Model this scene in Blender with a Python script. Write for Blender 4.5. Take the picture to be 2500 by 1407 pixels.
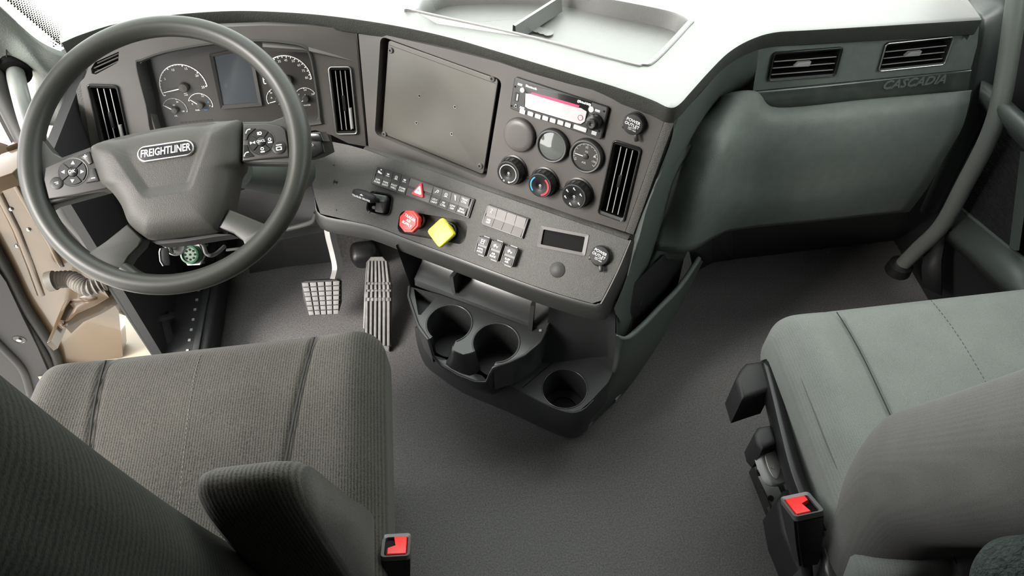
import bpy, bmesh, math, random
from mathutils import Vector, Matrix
from mathutils.geometry import tessellate_polygon
random.seed(7)
sc = bpy.context.scene
C = sc.collection
for o in list(bpy.data.objects):
    bpy.data.objects.remove(o, do_unlink=True)

# ---------------------------------------------------------------- camera
FPX, YAW, PITCH, ROLL = 1765.0, 0.08, 0.919, -0.046
IW, IH = 2500.0, 1407.0
CAM = Vector((0, 0, 1.5))
_f = Vector((math.sin(YAW)*math.cos(PITCH), math.cos(YAW)*math.cos(PITCH), -math.sin(PITCH)))
_r0 = Vector((math.cos(YAW), -math.sin(YAW), 0)); _u0 = _r0.cross(_f)
_r = _r0*math.cos(ROLL) + _u0*math.sin(ROLL)
_u = -_r0*math.sin(ROLL) + _u0*math.cos(ROLL)
cd = bpy.data.cameras.new('camera'); cam = bpy.data.objects.new('camera', cd); C.objects.link(cam)
cd.sensor_fit = 'HORIZONTAL'; cd.sensor_width = 36.0; cd.lens = FPX*36.0/IW; cd.clip_start = 0.01
cam.matrix_world = Matrix(((_r.x, _u.x, -_f.x, CAM.x), (_r.y, _u.y, -_f.y, CAM.y), (_r.z, _u.z, -_f.z, CAM.z), (0, 0, 0, 1)))
sc.camera = cam

# ---------------------------------------------------------------- sky, light, exposure
w = bpy.data.worlds.new('overcast_sky'); sc.world = w; w.use_nodes = True
wn = w.node_tree.nodes; wl = w.node_tree.links
bg = wn['Background']; bg.inputs['Color'].default_value = (1.0, 0.99, 0.975, 1); bg.inputs['Strength'].default_value = 5.0
sd = bpy.data.lights.new('hazy_sun', 'SUN'); sd.energy = 7.5; sd.angle = math.radians(24); sd.color = (1.0, 0.94, 0.87)
sun = bpy.data.objects.new('hazy_sun', sd); C.objects.link(sun)
sun.rotation_euler = Vector((0.74, 0.36, -0.57)).to_track_quat('-Z', 'Y').to_euler()   # low bright haze on the driver's side, through the open door
sc.view_settings.view_transform = 'Standard'; sc.view_settings.look = 'None'
sc.view_settings.gamma = 1.0; sc.view_settings.use_curve_mapping = False
sc.view_settings.exposure = 0.0

# ---------------------------------------------------------------- pixel -> place helpers (survey of the cab)
def ray(px, py):
    return _f + _r*((px-IW/2)/FPX) - _u*((py-IH/2)/FPX)
def atz(px, py, z): d = ray(px, py); return CAM + d*((z-CAM.z)/d.z)
def aty(px, py, y): d = ray(px, py); return CAM + d*((y-CAM.y)/d.y)
def atx(px, py, x): d = ray(px, py); return CAM + d*((x-CAM.x)/d.x)
class Frame:
    """a flat panel of the cab: origin, right, up, outward normal"""
    def __init__(s, o, yaw, tilt, rz=0.0):
        a, t = math.radians(yaw), math.radians(tilt)
        s.o = Vector(o); s.n = Vector((-math.sin(a)*math.cos(t), -math.cos(a)*math.cos(t), math.sin(t)))
        u = Vector((math.cos(a), -math.sin(a), 0)); v = s.n.cross(u)
        c, q = math.cos(math.radians(rz)), math.sin(math.radians(rz))
        s.u = u*c + v*q; s.v = -u*q + v*c
    def uv(s, px, py, w=0.0):
        d = ray(px, py); o = s.o + s.n*w
        p = CAM + d*(((o-CAM).dot(s.n))/d.dot(s.n)) - o
        return Vector((p.dot(s.u), p.dot(s.v)))
    def pt(s, u, v, w=0.0): return s.o + s.u*u + s.v*v + s.n*w
    def at(s, px, py, w=0.0): q = s.uv(px, py, w); return s.pt(q.x, q.y, w)
    def mat(s, u=0.0, v=0.0, w=0.0, rot=0.0):
        p = s.pt(u, v, w)
        M = Matrix(((s.u.x, s.v.x, s.n.x, p.x), (s.u.y, s.v.y, s.n.y, p.y), (s.u.z, s.v.z, s.n.z, p.z), (0, 0, 0, 1)))
        return M @ Matrix.Rotation(rot, 4, 'Z')
S0 = atz(868, 75, 0.70)
DRV = Frame(S0, 0, 20)                      # driver side instrument panel
CEN = Frame(S0, 36, 20)                     # centre panel turned to the driver
SWP = Frame(CEN.at(1300, 492) + CEN.n*0.015, 36, 48)   # switch panel below it
PAS = Frame(atz(2100, 90, 0.70), 0, 12)     # passenger panel
WHL = Frame((-0.471, 0.938, 0.723), 0, 57.8, 3.0)      # steering wheel plane
_ka = math.radians(36)
KU = Vector((math.cos(_ka), -math.sin(_ka), 0)); KM = Vector((-math.sin(_ka), -math.cos(_ka), 0)); KO = Vector((0, 0.8, 0))
def kp(u, m, z): return KO + KU*u + KM*m + Vector((0, 0, z))
def atu(px, py, u):                          # on the vertical plane of the console side
    d = ray(px, py); t = (u - (CAM-KO).dot(KU))/d.dot(KU); return CAM + d*t

# ---------------------------------------------------------------- materials
def mat(name, col, rough=0.5, metal=0.0, spec=0.5, bump=None, var=None, coat=0.0, kind='noise', ior=1.5):
    m = bpy.data.materials.new(name); m.use_nodes = True
    nt = m.node_tree; b = nt.nodes['Principled BSDF']
    b.inputs['Base Color'].default_value = (*col, 1); b.inputs['Roughness'].default_value = rough
    b.inputs['Metallic'].default_value = metal; b.inputs['Specular IOR Level'].default_value = spec
    b.inputs['Coat Weight'].default_value = coat; b.inputs['IOR'].default_value = ior
    tc = nt.nodes.new('ShaderNodeTexCoord')
    if var:                                   # (scale, amount) colour mottling
        n = nt.nodes.new('ShaderNodeTexNoise'); n.inputs['Scale'].default_value = var[0]; n.inputs['Detail'].default_value = 3
        nt.links.new(tc.outputs['Object'], n.inputs['Vector'])
        r = nt.nodes.new('ShaderNodeValToRGB'); a = var[1]
        r.color_ramp.elements[0].position = 0.3; r.color_ramp.elements[1].position = 0.7
        r.color_ramp.elements[0].color = (*[c*(1-a) for c in col], 1)
        r.color_ramp.elements[1].color = (*[min(1, c*(1+a)) for c in col], 1)
        nt.links.new(n.outputs['Fac'], r.inputs['Fac']); nt.links.new(r.outputs['Color'], b.inputs['Base Color'])
    if bump:                                  # (scale, strength, distance)
        if kind == 'voronoi':
            t = nt.nodes.new('ShaderNodeTexVoronoi'); out = t.outputs['Distance']
        else:
            t = nt.nodes.new('ShaderNodeTexNoise'); t.inputs['Detail'].default_value = 2; out = t.outputs['Fac']
        t.inputs['Scale'].default_value = bump[0]
        nt.links.new(tc.outputs['Object'], t.inputs['Vector'])
        bp = nt.nodes.new('ShaderNodeBump'); bp.inputs['Strength'].default_value = bump[1]; bp.inputs['Distance'].default_value = bump[2]
        nt.links.new(out, bp.inputs['Height']); nt.links.new(bp.outputs['Normal'], b.inputs['Normal'])
    return m
def fabric(name, dark, light, rib, axis='X', amt=0.35, sheen=0.12, ns=520):
    """woven cloth: fine ribs broken up by a speckle"""
    m = bpy.data.materials.new(name); m.use_nodes = True
    nt = m.node_tree; b = nt.nodes['Principled BSDF']; b.inputs['Roughness'].default_value = 0.95
    b.inputs['Specular IOR Level'].default_value = 0.15; b.inputs['Sheen Weight'].default_value = sheen
    b.inputs['Sheen Roughness'].default_value = 0.6
    tc = nt.nodes.new('ShaderNodeTexCoord')
    wv = nt.nodes.new('ShaderNodeTexWave'); wv.bands_direction = axis; wv.inputs['Scale'].default_value = 2*math.pi/(20*rib)
    wv.inputs['Distortion'].default_value = 1.2; wv.inputs['Detail'].default_value = 1; wv.inputs['Detail Scale'].default_value = 3.0
    n = nt.nodes.new('ShaderNodeTexNoise'); n.inputs['Scale'].default_value = ns; n.inputs['Detail'].default_value = 2
    n2 = nt.nodes.new('ShaderNodeTexNoise'); n2.inputs['Scale'].default_value = 14; n2.inputs['Detail'].default_value = 3
    for t in (wv, n, n2): nt.links.new(tc.outputs['Object'], t.inputs['Vector'])
    a1 = nt.nodes.new('ShaderNodeMath'); a1.operation = 'MULTIPLY_ADD'; a1.inputs[1].default_value = amt
    nt.links.new(wv.outputs['Fac'], a1.inputs[0]); nt.links.new(n.outputs['Fac'], a1.inputs[2])
    a2 = nt.nodes.new('ShaderNodeMath'); a2.operation = 'MULTIPLY_ADD'; a2.inputs[1].default_value = 0.25
    nt.links.new(n2.outputs['Fac'], a2.inputs[0]); nt.links.new(a1.outputs[0], a2.inputs[2])
    r = nt.nodes.new('ShaderNodeValToRGB'); r.color_ramp.elements[0].position = 0.38+amt*0.3; r.color_ramp.elements[1].position = 0.72+amt
    r.color_ramp.elements[0].color = (*dark, 1); r.color_ramp.elements[1].color = (*light, 1)
    nt.links.new(a2.outputs[0], r.inputs['Fac']); nt.links.new(r.outputs['Color'], b.inputs['Base Color'])
    bp = nt.nodes.new('ShaderNodeBump'); bp.inputs['Strength'].default_value = 0.35; bp.inputs['Distance'].default_value = 0.0012
    nt.links.new(a1.outputs[0], bp.inputs['Height']); nt.links.new(bp.outputs['Normal'], b.inputs['Normal'])
    return m
def emis(name, col, s):
    m = bpy.data.materials.new(name); m.use_nodes = True; b = m.node_tree.nodes['Principled BSDF']
    b.inputs['Base Color'].default_value = (*col, 1); b.inputs['Emission Color'].default_value = (*col, 1); b.inputs['Emission Strength'].default_value = s
    return m
def pane(name, tint, gloss=0.06):
    m = bpy.data.materials.new(name); m.use_nodes = True; nt = m.node_tree; nt.nodes.clear()
    o = nt.nodes.new('ShaderNodeOutputMaterial'); t = nt.nodes.new('ShaderNodeBsdfTransparent'); g = nt.nodes.new('ShaderNodeBsdfGlossy')
    t.inputs['Color'].default_value = (*tint, 1); g.inputs['Roughness'].default_value = 0.02; mx = nt.nodes.new('ShaderNodeMixShader'); mx.inputs[0].default_value = gloss
    nt.links.new(t.outputs[0], mx.inputs[1]); nt.links.new(g.outputs[0], mx.inputs[2]); nt.links.new(mx.outputs[0], o.inputs['Surface'])
    return m
M = {}
M['pad'] = mat('dash_pad_grain', (0.065, 0.065, 0.060), 0.46, ior=2.0, spec=1.0, bump=(520, 0.22, 0.0010), var=(60, 0.08))
M['lip'] = mat('pad_lip_shaded_grain', (0.028, 0.029, 0.026), 0.6, spec=0.35, bump=(420, 0.6, 0.0012), var=(60, 0.08))  # darker copy of the pad grain, shade of the rear-facing lip in its colour
M['padp'] = mat('dash_plastic_grain', (0.135, 0.152, 0.142), 0.48, bump=(640, 0.5, 0.0011), var=(50, 0.08))
M['satin'] = mat('satin_grey_panel', (0.088, 0.082, 0.077), 0.42, var=(9, 0.06), bump=(1500, 0.08, 0.0004))
M['grain'] = mat('coarse_leather_grain', (0.066, 0.064, 0.060), 0.5, bump=(620, 0.6, 0.0014), var=(300, 0.12))
M['smooth'] = mat('smooth_green_grey_plastic', (0.075, 0.087, 0.081), 0.45, bump=(700, 0.12, 0.0006))
M['black'] = mat('black_plastic', (0.014, 0.014, 0.015), 0.38)
M['blackm'] = mat('matte_black_plastic', (0.018, 0.018, 0.019), 0.6, bump=(900, 0.2, 0.0006))
M['gloss'] = mat('gloss_black_plastic', (0.012, 0.013, 0.013), 0.18, coat=0.3)
M['cons'] = mat('console_satin_black', (0.034, 0.036, 0.036), 0.26, bump=(900, 0.08, 0.0005))
M['consm'] = mat('console_matte_black', (0.024, 0.026, 0.027), 0.5, bump=(600, 0.2, 0.0007))
M['deep'] = mat('duct_black', (0.004, 0.004, 0.004), 0.7, spec=0.15)
M['skirt'] = mat('skirt_dark_plastic', (0.026, 0.027, 0.026), 0.4, bump=(700, 0.12, 0.0005))
M['slat'] = mat('slat_grey', (0.30, 0.30, 0.295), 0.3)
M['ring'] = mat('satin_ring_grey', (0.10, 0.10, 0.10), 0.3)
M['chrome'] = mat('satin_chrome', (0.70, 0.70, 0.68), 0.30, metal=1.0)
M['steel'] = mat('zinc_steel', (0.34, 0.34, 0.33), 0.35, metal=1.0, var=(60, 0.1))
M['wheel'] = mat('wheel_soft_vinyl', (0.030, 0.031, 0.028), 0.38, spec=0.32, bump=(900, 0.14, 0.0005))
M['hub'] = mat('wheel_pad_grain', (0.042, 0.041, 0.037), 0.5, spec=0.35, bump=(720, 0.4, 0.0009))
M['pod'] = mat('control_pod_grey', (0.040, 0.038, 0.037), 0.42, spec=0.3)
M['btn'] = mat('button_dark_grey', (0.012, 0.0125, 0.013), 0.42, spec=0.3)
M['white'] = mat('white_print', (0.85, 0.85, 0.83), 0.5)
M['dim'] = mat('grey_print', (0.42, 0.42, 0.41), 0.5)
M['blue'] = mat('blue_print', (0.05, 0.30, 0.75), 0.5)
M['redp'] = mat('red_print', (0.62, 0.04, 0.06), 0.45)
M['red'] = mat('red_knob_plastic', (0.70, 0.045, 0.045), 0.35, var=(40, 0.15))
M['yellow'] = mat('yellow_knob_plastic', (0.90, 0.80, 0.06), 0.35)
M['buckle'] = mat('red_buckle_button', (0.80, 0.03, 0.03), 0.4)
M['dial'] = mat('dial_face_dark', (0.048, 0.045, 0.043), 0.35)
M['lcd'] = mat('lcd_screen', (0.055, 0.062, 0.070), 0.16, coat=0.4)
M['plate'] = mat('blank_metal_plate', (0.108, 0.104, 0.093), 0.36, metal=0.25, var=(5, 0.10))
M['glass'] = mat('gauge_glass_glare', (0.11, 0.12, 0.11), 0.06, spec=0.8, coat=1.0)  # pale opaque lens, outdoor reflection partly put into its colour
M['lcd_reflect'] = mat('radio_lcd_reflection', (0.56, 0.47, 0.49), 0.2, var=(60, 0.12))  # reflection of seat and outside on the unlit screen, put into the colour
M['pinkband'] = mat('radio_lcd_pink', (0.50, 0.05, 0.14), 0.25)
M['key'] = mat('radio_key_white', (0.5, 0.5, 0.49), 0.4)
M['rad'] = mat('radio_face_grey', (0.045, 0.046, 0.048), 0.4)
M['swface'] = mat('rocker_face_grey_sheen', (0.060, 0.059, 0.058), 0.42)  # grey switch parts; on right-hand rockers it paints in a reflection
M['swblank'] = mat('rocker_blank_grey', (0.115, 0.108, 0.102), 0.45)
M['swdark'] = mat('rocker_face_black', (0.020, 0.021, 0.022), 0.42)
M['floor'] = mat('rubber_floor_mat', (0.125, 0.121, 0.122), 0.55, bump=(520, 0.8, 0.0012), var=(300, 0.35))
M['toe'] = mat('toe_board_felt', (0.085, 0.08, 0.076), 0.95, bump=(500, 0.6, 0.0015), var=(200, 0.3))
M['kick'] = mat('kick_panel_plastic', (0.045, 0.045, 0.043), 0.48, spec=0.3, bump=(800, 0.12, 0.0005))
M['pedal'] = mat('pedal_rubber', (0.24, 0.235, 0.23), 0.5, var=(80, 0.15))
M['pedalg'] = mat('pedal_base_rubber', (0.035, 0.035, 0.035), 0.6)
M['alu'] = mat('bare_aluminium', (0.55, 0.54, 0.52), 0.4, metal=0.6)
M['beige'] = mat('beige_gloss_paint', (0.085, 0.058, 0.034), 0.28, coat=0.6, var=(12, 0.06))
M['boot'] = mat('wire_boot_grey', (0.12, 0.107, 0.092), 0.5)
M['seal'] = mat('rubber_seal', (0.014, 0.014, 0.014), 0.6, spec=0.25)
M['doort'] = mat('door_trim_grey', (0.020, 0.020, 0.021), 0.6, spec=0.25, bump=(600, 0.3, 0.0008))
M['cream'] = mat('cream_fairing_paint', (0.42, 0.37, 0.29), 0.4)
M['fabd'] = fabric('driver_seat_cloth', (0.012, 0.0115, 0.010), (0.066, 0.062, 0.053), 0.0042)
M['fabp'] = fabric('passenger_seat_cloth', (0.115, 0.123, 0.116), (0.215, 0.228, 0.216), 0.0030, 'X', 0.08, 0.12, 1300)
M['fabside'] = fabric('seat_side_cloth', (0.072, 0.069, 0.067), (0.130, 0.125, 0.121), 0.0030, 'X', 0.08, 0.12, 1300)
M['fabrib'] = fabric('seat_ribbed_shaded_cloth', (0.006, 0.0065, 0.005), (0.021, 0.022, 0.018), 0.0075, 'Z', 0.35, 0.03)  # ribbed backrest cloth, shade away from the windows put into its colour
M['thread'] = mat('seam_thread', (0.13, 0.125, 0.11), 0.8)
M['seam'] = mat('seam_dark_piping', (0.020, 0.020, 0.019), 0.9)  # dark piping for seams and joint lines
M['green'] = mat('green_connector', (0.012, 0.065, 0.026), 0.4)
M['lever'] = mat('white_lever_plastic', (0.5, 0.515, 0.5), 0.35)
M['apil'] = mat('a_pillar_trim_grain', (0.13, 0.145, 0.13), 0.5, bump=(300, 0.5, 0.0014))
M['bar'] = mat('grab_bar_rubber', (0.15, 0.16, 0.15), 0.38)
M['head'] = mat('headliner_grey', (0.12, 0.118, 0.11), 0.9)
M['rearw'] = mat('sleeper_wall_grey', (0.05, 0.05, 0.048), 0.9)
M['concrete'] = mat('outside_concrete', (0.62, 0.60, 0.55), 0.9, var=(3, 0.12))
M['wind'] = pane('windshield_glass', (0.88, 0.95, 0.91))
M['sidew'] = pane('side_window_glass', (0.88, 0.97, 0.92))
M['frit'] = mat('black_frit', (0.006, 0.006, 0.006), 0.3)
M['badge'] = mat('badge_black', (0.02, 0.02, 0.022), 0.2)
M['strip'] = mat('gloss_trim_strip', (0.05, 0.058, 0.055), 0.24, coat=0.7, var=(22, 0.25))
M['emboss'] = mat('embossed_letter', (0.13, 0.145, 0.135), 0.3)
M['fleece'] = mat('dark_fleece', (0.016, 0.024, 0.022), 0.95, bump=(260, 1.0, 0.004), var=(180, 0.5))
# ---------------------------------------------------------------- mesh helpers
def link(o, parent=None, M4=None):
    C.objects.link(o)
    if parent: o.parent = parent
    if M4 is not None: o.matrix_local = M4
    return o
def build(name, bm, m, parent=None, smooth=40, M4=None, kind=None, lab=None):
    bmesh.ops.recalc_face_normals(bm, faces=bm.faces[:])
    me = bpy.data.meshes.new(name); bm.to_mesh(me); bm.free()
    me.materials.append(M[m] if isinstance(m, str) else m)
    if smooth:
        me.shade_smooth(); me.set_sharp_from_angle(angle=math.radians(smooth))
    o = bpy.data.objects.new(name, me); link(o, parent, M4)
    if kind: o['kind'] = kind
    if lab: o['label'] = lab
    return o
def thing(name, label, cat, M4=None, group=None):
    o = bpy.data.objects.new(name, None); o.empty_display_size = 0.03; C.objects.link(o)
    if M4 is not None: o.matrix_world = M4
    o['label'] = label; o['category'] = cat
    if group: o['group'] = group
    return o
def tag(o, label, cat, group=None):
    o['label'] = label; o['category'] = cat
    if group: o['group'] = group
    return o
def struct(o):
    o['kind'] = 'structure'; return o
T = Matrix.Translation
def B(): return bmesh.new()
def rrect(w, h, r, cx=0, cy=0, seg=4):
    r = min(r, w/2-1e-5, h/2-1e-5); out = []
    for sx, sy, a0 in ((1, 1, 0), (-1, 1, 90), (-1, -1, 180), (1, -1, 270)):
        for k in range(seg+1):
            a = math.radians(a0+90*k/seg)
            out.append((cx+sx*(w/2-r)+r*math.cos(a), cy+sy*(h/2-r)+r*math.sin(a)))
    return out
def circ(r, n=32, cx=0, cy=0, a0=0): return [(cx+r*math.cos(a0+2*math.pi*k/n), cy+r*math.sin(a0+2*math.pi*k/n)) for k in range(n)]
def prism(bm, poly, z0, z1, bev=0.0, bot=True, scale=1.0):
    """extruded outline, top edge optionally softened by an inset bevel"""
    n = len(poly); cx = sum(p[0] for p in poly)/n; cy = sum(p[1] for p in poly)/n
    def ring(z, k): return [bm.verts.new((cx+(p[0]-cx)*k[0], cy+(p[1]-cy)*k[1], z)) for p in poly]
    wx = max(p[0] for p in poly)-min(p[0] for p in poly); wy = max(p[1] for p in poly)-min(p[1] for p in poly)
    rs = [ring(z0, (1, 1))]
    if bev > 0:
        s = 1 if z1 > z0 else -1
        rs.append(ring(z1-s*bev, (scale, scale)))
        for a in (0.35, 0.75, 1.0):
            b = bev*(1-math.cos(a*math.pi/2)); c = bev*(1-math.sin(a*math.pi/2))
            rs.append(ring(z1-s*c, (scale*(1-2*b/wx), scale*(1-2*b/wy))))
    else: rs.append(ring(z1, (scale, scale)))
    for a, b in zip(rs, rs[1:]):
        for i in range(n): bm.faces.new((a[i], a[(i+1) % n], b[(i+1) % n], b[i]))
    bm.faces.new(rs[-1])
    if bot: bm.faces.new(rs[0][::-1])
    return bm
def box(bm, x0, x1, y0, y1, z0, z1, bev=0.0):
    return prism(bm, [(x0, y0), (x1, y0), (x1, y1), (x0, y1)], z0, z1, bev)
def bevbox(w, d, h, bev, seg=2):
    bm = B(); bmesh.ops.create_cube(bm, size=1.0); bmesh.ops.scale(bm, vec=(w, d, h), verts=bm.verts[:])
    if bev: bmesh.ops.bevel(bm, geom=bm.edges[:], offset=bev, segments=seg, affect='EDGES', profile=0.5)
    return bm
def lathe(bm, prof, n=32, cap0=True, cap1=True):
    rings = []
    for r, z in prof: rings.append([bm.verts.new((r*math.cos(2*math.pi*k/n), r*math.sin(2*math.pi*k/n), z)) for k in range(n)])
    for a, b in zip(rings, rings[1:]):
        for i in range(n): bm.faces.new((a[i], a[(i+1) % n], b[(i+1) % n], b[i]))
    if cap0: bm.faces.new(rings[0][::-1])
    if cap1: bm.faces.new(rings[-1])
    return bm
def ringf(bm, outer, inner, z0, z1, zi=None):
    """flat frame between two outlines with equal counts"""
    n = len(outer); zi = z1 if zi is None else zi
    o0 = [bm.verts.new((*p, z0)) for p in outer]; o1 = [bm.verts.new((*p, z1)) for p in outer]
    i1 = [bm.verts.new((*p, zi)) for p in inner]; i0 = [bm.verts.new((*p, z0)) for p in inner]
    for a, b in ((o0, o1), (o1, i1), (i1, i0)):
        for i in range(n): bm.faces.new((a[i], a[(i+1) % n], b[(i+1) % n], b[i]))
    return bm
def catmull(pts, sub=6, closed=False):
    P = [Vector(p) for p in pts]; n = len(P); out = []
    rng = range(n if closed else n-1)
    for i in rng:
        p0 = P[(i-1) % n] if closed or i > 0 else P[0]*2-P[1]
        p1 = P[i]; p2 = P[(i+1) % n]
        p3 = P[(i+2) % n] if closed or i+2 < n else P[-1]*2-P[-2]
        for k in range(sub):
            t = k/sub
            out.append(0.5*((2*p1)+(p2-p0)*t+(2*p0-5*p1+4*p2-p3)*t*t+(3*p1-p0-3*p2+p3)*t**3))
    if not closed: out.append(P[-1])
    return out
def tube(bm, pts, rad, n=12, caps=True, flat=1.0):
    P = [Vector(p) for p in pts]; rings = []; up = None
    for i, p in enumerate(P):
        t = (P[min(i+1, len(P)-1)]-P[max(i-1, 0)]).normalized()
        if up is None:
            up = Vector((0, 0, 1)) if abs(t.z) < 0.9 else Vector((1, 0, 0))
        a = t.cross(up).normalized(); b = a.cross(t).normalized(); up = b
        r = rad[i] if isinstance(rad, (list, tuple)) else rad
        rings.append([bm.verts.new(p+a*(r*math.cos(2*math.pi*k/n))+b*(r*flat*math.sin(2*math.pi*k/n))) for k in range(n)])
    for a, b in zip(rings, rings[1:]):
        for i in range(n): bm.faces.new((a[i], a[(i+1) % n], b[(i+1) % n], b[i]))
    if caps: bm.faces.new(rings[0][::-1]); bm.faces.new(rings[-1])
    return bm
def sheet(bm, rows):
    """quad grid through rows of points"""
    V = [[bm.verts.new(p) for p in r] for r in rows]
    for a, b in zip(V, V[1:]):
        for i in range(len(a)-1): bm.faces.new((a[i], a[i+1], b[i+1], b[i]))
    return V
def smooth_rows(rows, su=4, sv=4):
    R = [catmull(r, su) for r in rows]
    cols = [catmull([r[i] for r in R], sv) for i in range(len(R[0]))]
    return [[c[j] for c in cols] for j in range(len(cols[0]))]
def thick(o, t, off=-1):
    md = o.modifiers.new('thickness', 'SOLIDIFY'); md.thickness = t; md.offset = off; return o
def holed(bm, outer, holes, z, depth, hole_depth=None, lift=0.0):
    """flat plate with openings: front face, rim wall, opening walls"""
    loops = [outer]+holes
    tris = tessellate_polygon([[Vector((p[0], p[1], 0)) for p in L] for L in loops])
    flat = [p for L in loops for p in L]
    vs = [bm.verts.new((p[0], p[1], z)) for p in flat]
    for t in tris:
        try: bm.faces.new([vs[i] for i in t])
        except ValueError: pass
    k = 0
    for li, L in enumerate(loops):
        d = depth if li == 0 else (hole_depth if hole_depth is not None else depth)
        bk = [bm.verts.new((p[0], p[1], z-d)) for p in L]; n = len(L)
        for i in range(n): bm.faces.new((vs[k+i], vs[k+(i+1) % n], bk[(i+1) % n], bk[i]))
        k += n
    return bm
def text(parent, s, size, M4, m='white', name='lettering', ext=0.0002, align='CENTER', bold=0.0, shear=0.0, xs=1.0):
    cu = bpy.data.curves.new(name, 'FONT'); cu.body = s; cu.size = size; cu.extrude = ext; cu.offset = bold
    cu.align_x = align; cu.align_y = 'CENTER'; cu.shear = shear; cu.resolution_u = 2
    tmp = bpy.data.objects.new('tmp', cu)
    me = bpy.data.meshes.new_from_object(tmp); bpy.data.objects.remove(tmp); bpy.data.curves.remove(cu)
    me.name = name; me.materials.clear(); me.materials.append(M[m])
    if xs != 1.0: me.transform(Matrix.Diagonal((xs, 1, 1, 1)))
    o = bpy.data.objects.new(name, me); link(o, parent, M4); return o
def arc_strip(bm, cx, cy, r0, r1, a0, a1, z0, z1, n=40):
    pts = []
    for k in range(n+1):
        a = math.radians(a0+(a1-a0)*k/n); pts.append((math.cos(a), math.sin(a)))
    def L(r, z): return [bm.verts.new((cx+r*c, cy+r*s, z)) for c, s in pts]
    a, b, c, d = L(r0, z0), L(r0, z1), L(r1, z1), L(r1, z0)
    for i in range(n):
        bm.faces.new((b[i], b[i+1], c[i+1], c[i])); bm.faces.new((a[i], a[i+1], b[i+1], b[i])); bm.faces.new((c[i], c[i+1], d[i+1], d[i]))
    return bm
def bars(bm, x, y, w, h, z, gap=0.0):
    box(bm, x-w/2, x+w/2, y-h/2, y+h/2, z, z+0.0002)
def quad_px(fr, cs, w=0.0):
    """centre, width, height, lean of a rectangle surveyed by its corners TL TR BR BL"""
    q = [fr.uv(*c, w) for c in cs]
    c = (q[0]+q[1]+q[2]+q[3])/4
    ww = ((q[1]-q[0]).length+(q[2]-q[3]).length)/2; hh = ((q[0]-q[3]).length+(q[1]-q[2]).length)/2
    d = (q[1]-q[0])+(q[2]-q[3]); return c, ww, hh, math.atan2(d.y, d.x)
def local(fr, pxs, w=0.0, o=(0, 0)):
    return [tuple(fr.uv(*p, w)-Vector(o)) for p in pxs]
def rbox3(w, d, h, r, nx, ny, nz, deform=None):
    """closed rounded block as a fine grid; deform(x, y, z) -> Vector"""
    bm = B(); cache = {}
    def vert(i, j, k):
        key = (i, j, k)
        if key not in cache:
            p = Vector((-w/2+w*i/nx, -d/2+d*j/ny, -h/2+h*k/nz))
            q = Vector((max(-w/2+r, min(w/2-r, p.x)), max(-d/2+r, min(d/2-r, p.y)), max(-h/2+r, min(h/2-r, p.z))))
            e = p-q
            if e.length > 1e-9:
                m = max(abs(e.x), abs(e.y), abs(e.z)); e = e.normalized()*m
            p = q+e
            if deform: p = deform(p)
            cache[key] = bm.verts.new(p)
        return cache[key]
    for i in range(nx):
        for j in range(ny):
            for k in (0, nz): bm.faces.new([vert(i, j, k), vert(i+1, j, k), vert(i+1, j+1, k), vert(i, j+1, k)])
    for i in range(nx):
        for k in range(nz):
            for j in (0, ny): bm.faces.new([vert(i, j, k), vert(i+1, j, k), vert(i+1, j, k+1), vert(i, j, k+1)])
    for j in range(ny):
        for k in range(nz):
            for i in (0, nx): bm.faces.new([vert(i, j, k), vert(i, j+1, k), vert(i, j+1, k+1), vert(i, j, k+1)])
    return bm
# ================================================================ the setting
g = B(); sheet(g, [[(-9, -9, -1.15), (9, -9, -1.15)], [(-9, 9, -1.15), (9, 9, -1.15)]])
struct(build('ground', g, 'concrete', smooth=0))
fl = B()
prism(fl, [(-0.80, 1.5), (-0.80, 1.06), (-0.90, 1.02), (-0.93, -1.3), (1.13, -1.3), (1.13, 1.52), (0.35, 1.52)], -0.04, 0.0)
struct(build('floor', fl, 'floor', smooth=0))
# shell of the cab around and behind the camera
def wall(name, pts, m, t=0.03):
    b = B(); sheet(b, [pts[:2], [pts[3], pts[2]]]); return struct(thick(build(name, b, m, smooth=0), t, 0))
wall('wall_back', [(-0.95, -1.3, 0), (1.15, -1.3, 0), (1.15, -1.3, 2.02), (-0.95, -1.3, 2.02)], 'rearw')
wall('ceiling', [(-0.95, -1.3, 2.0), (1.15, -1.3, 2.0), (1.15, 0.62, 1.98), (-0.95, 0.62, 1.98)], 'head')
wall('trim_1', [(-0.95, 0.60, 1.98), (1.15, 0.60, 1.98), (1.08, 1.05, 1.74), (-0.88, 1.05, 1.74)], 'head')
b = B()
holed(b, [(-1.3, 0.0), (1.5, 0.0), (1.5, 0.62), (1.12, 0.70), (0.80, 1.66), (0.62, 2.0), (-1.3, 2.0)],
      [[(0.20, 0.86), (0.97, 0.80), (0.72, 1.62), (0.20, 1.62)]], 0.0, 0.05)
o = build('wall_right', b, 'doort', smooth=0, M4=Matrix(((0, 0, -1, 1.13), (1, 0, 0, 0), (0, -1, 0, 0), (0, 0, 0, 1))) @ Matrix.Diagonal((1, -1, 1, 1)))
struct(o)
b = B(); sheet(b, [[(1.155, 0.20, 0.86), (1.155, 0.97, 0.80)], [(1.155, 0.20, 1.62), (1.155, 0.72, 1.62)]])
struct(build('window_2', b, 'sidew', smooth=0))
b = B()   # rear part of the left wall and the header over the open door
holed(b, [(-1.3, 0.0), (0.22, 0.0), (0.22, 1.66), (0.82, 1.66), (0.62, 2.0), (-1.3, 2.0)], [], 0.0, 0.05)
struct(build('wall_left', b, 'doort', smooth=0, M4=Matrix(((0, 0, 1, -0.93), (1, 0, 0, 0), (0, 1, 0, 0), (0, 0, 0, 1)))))
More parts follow.
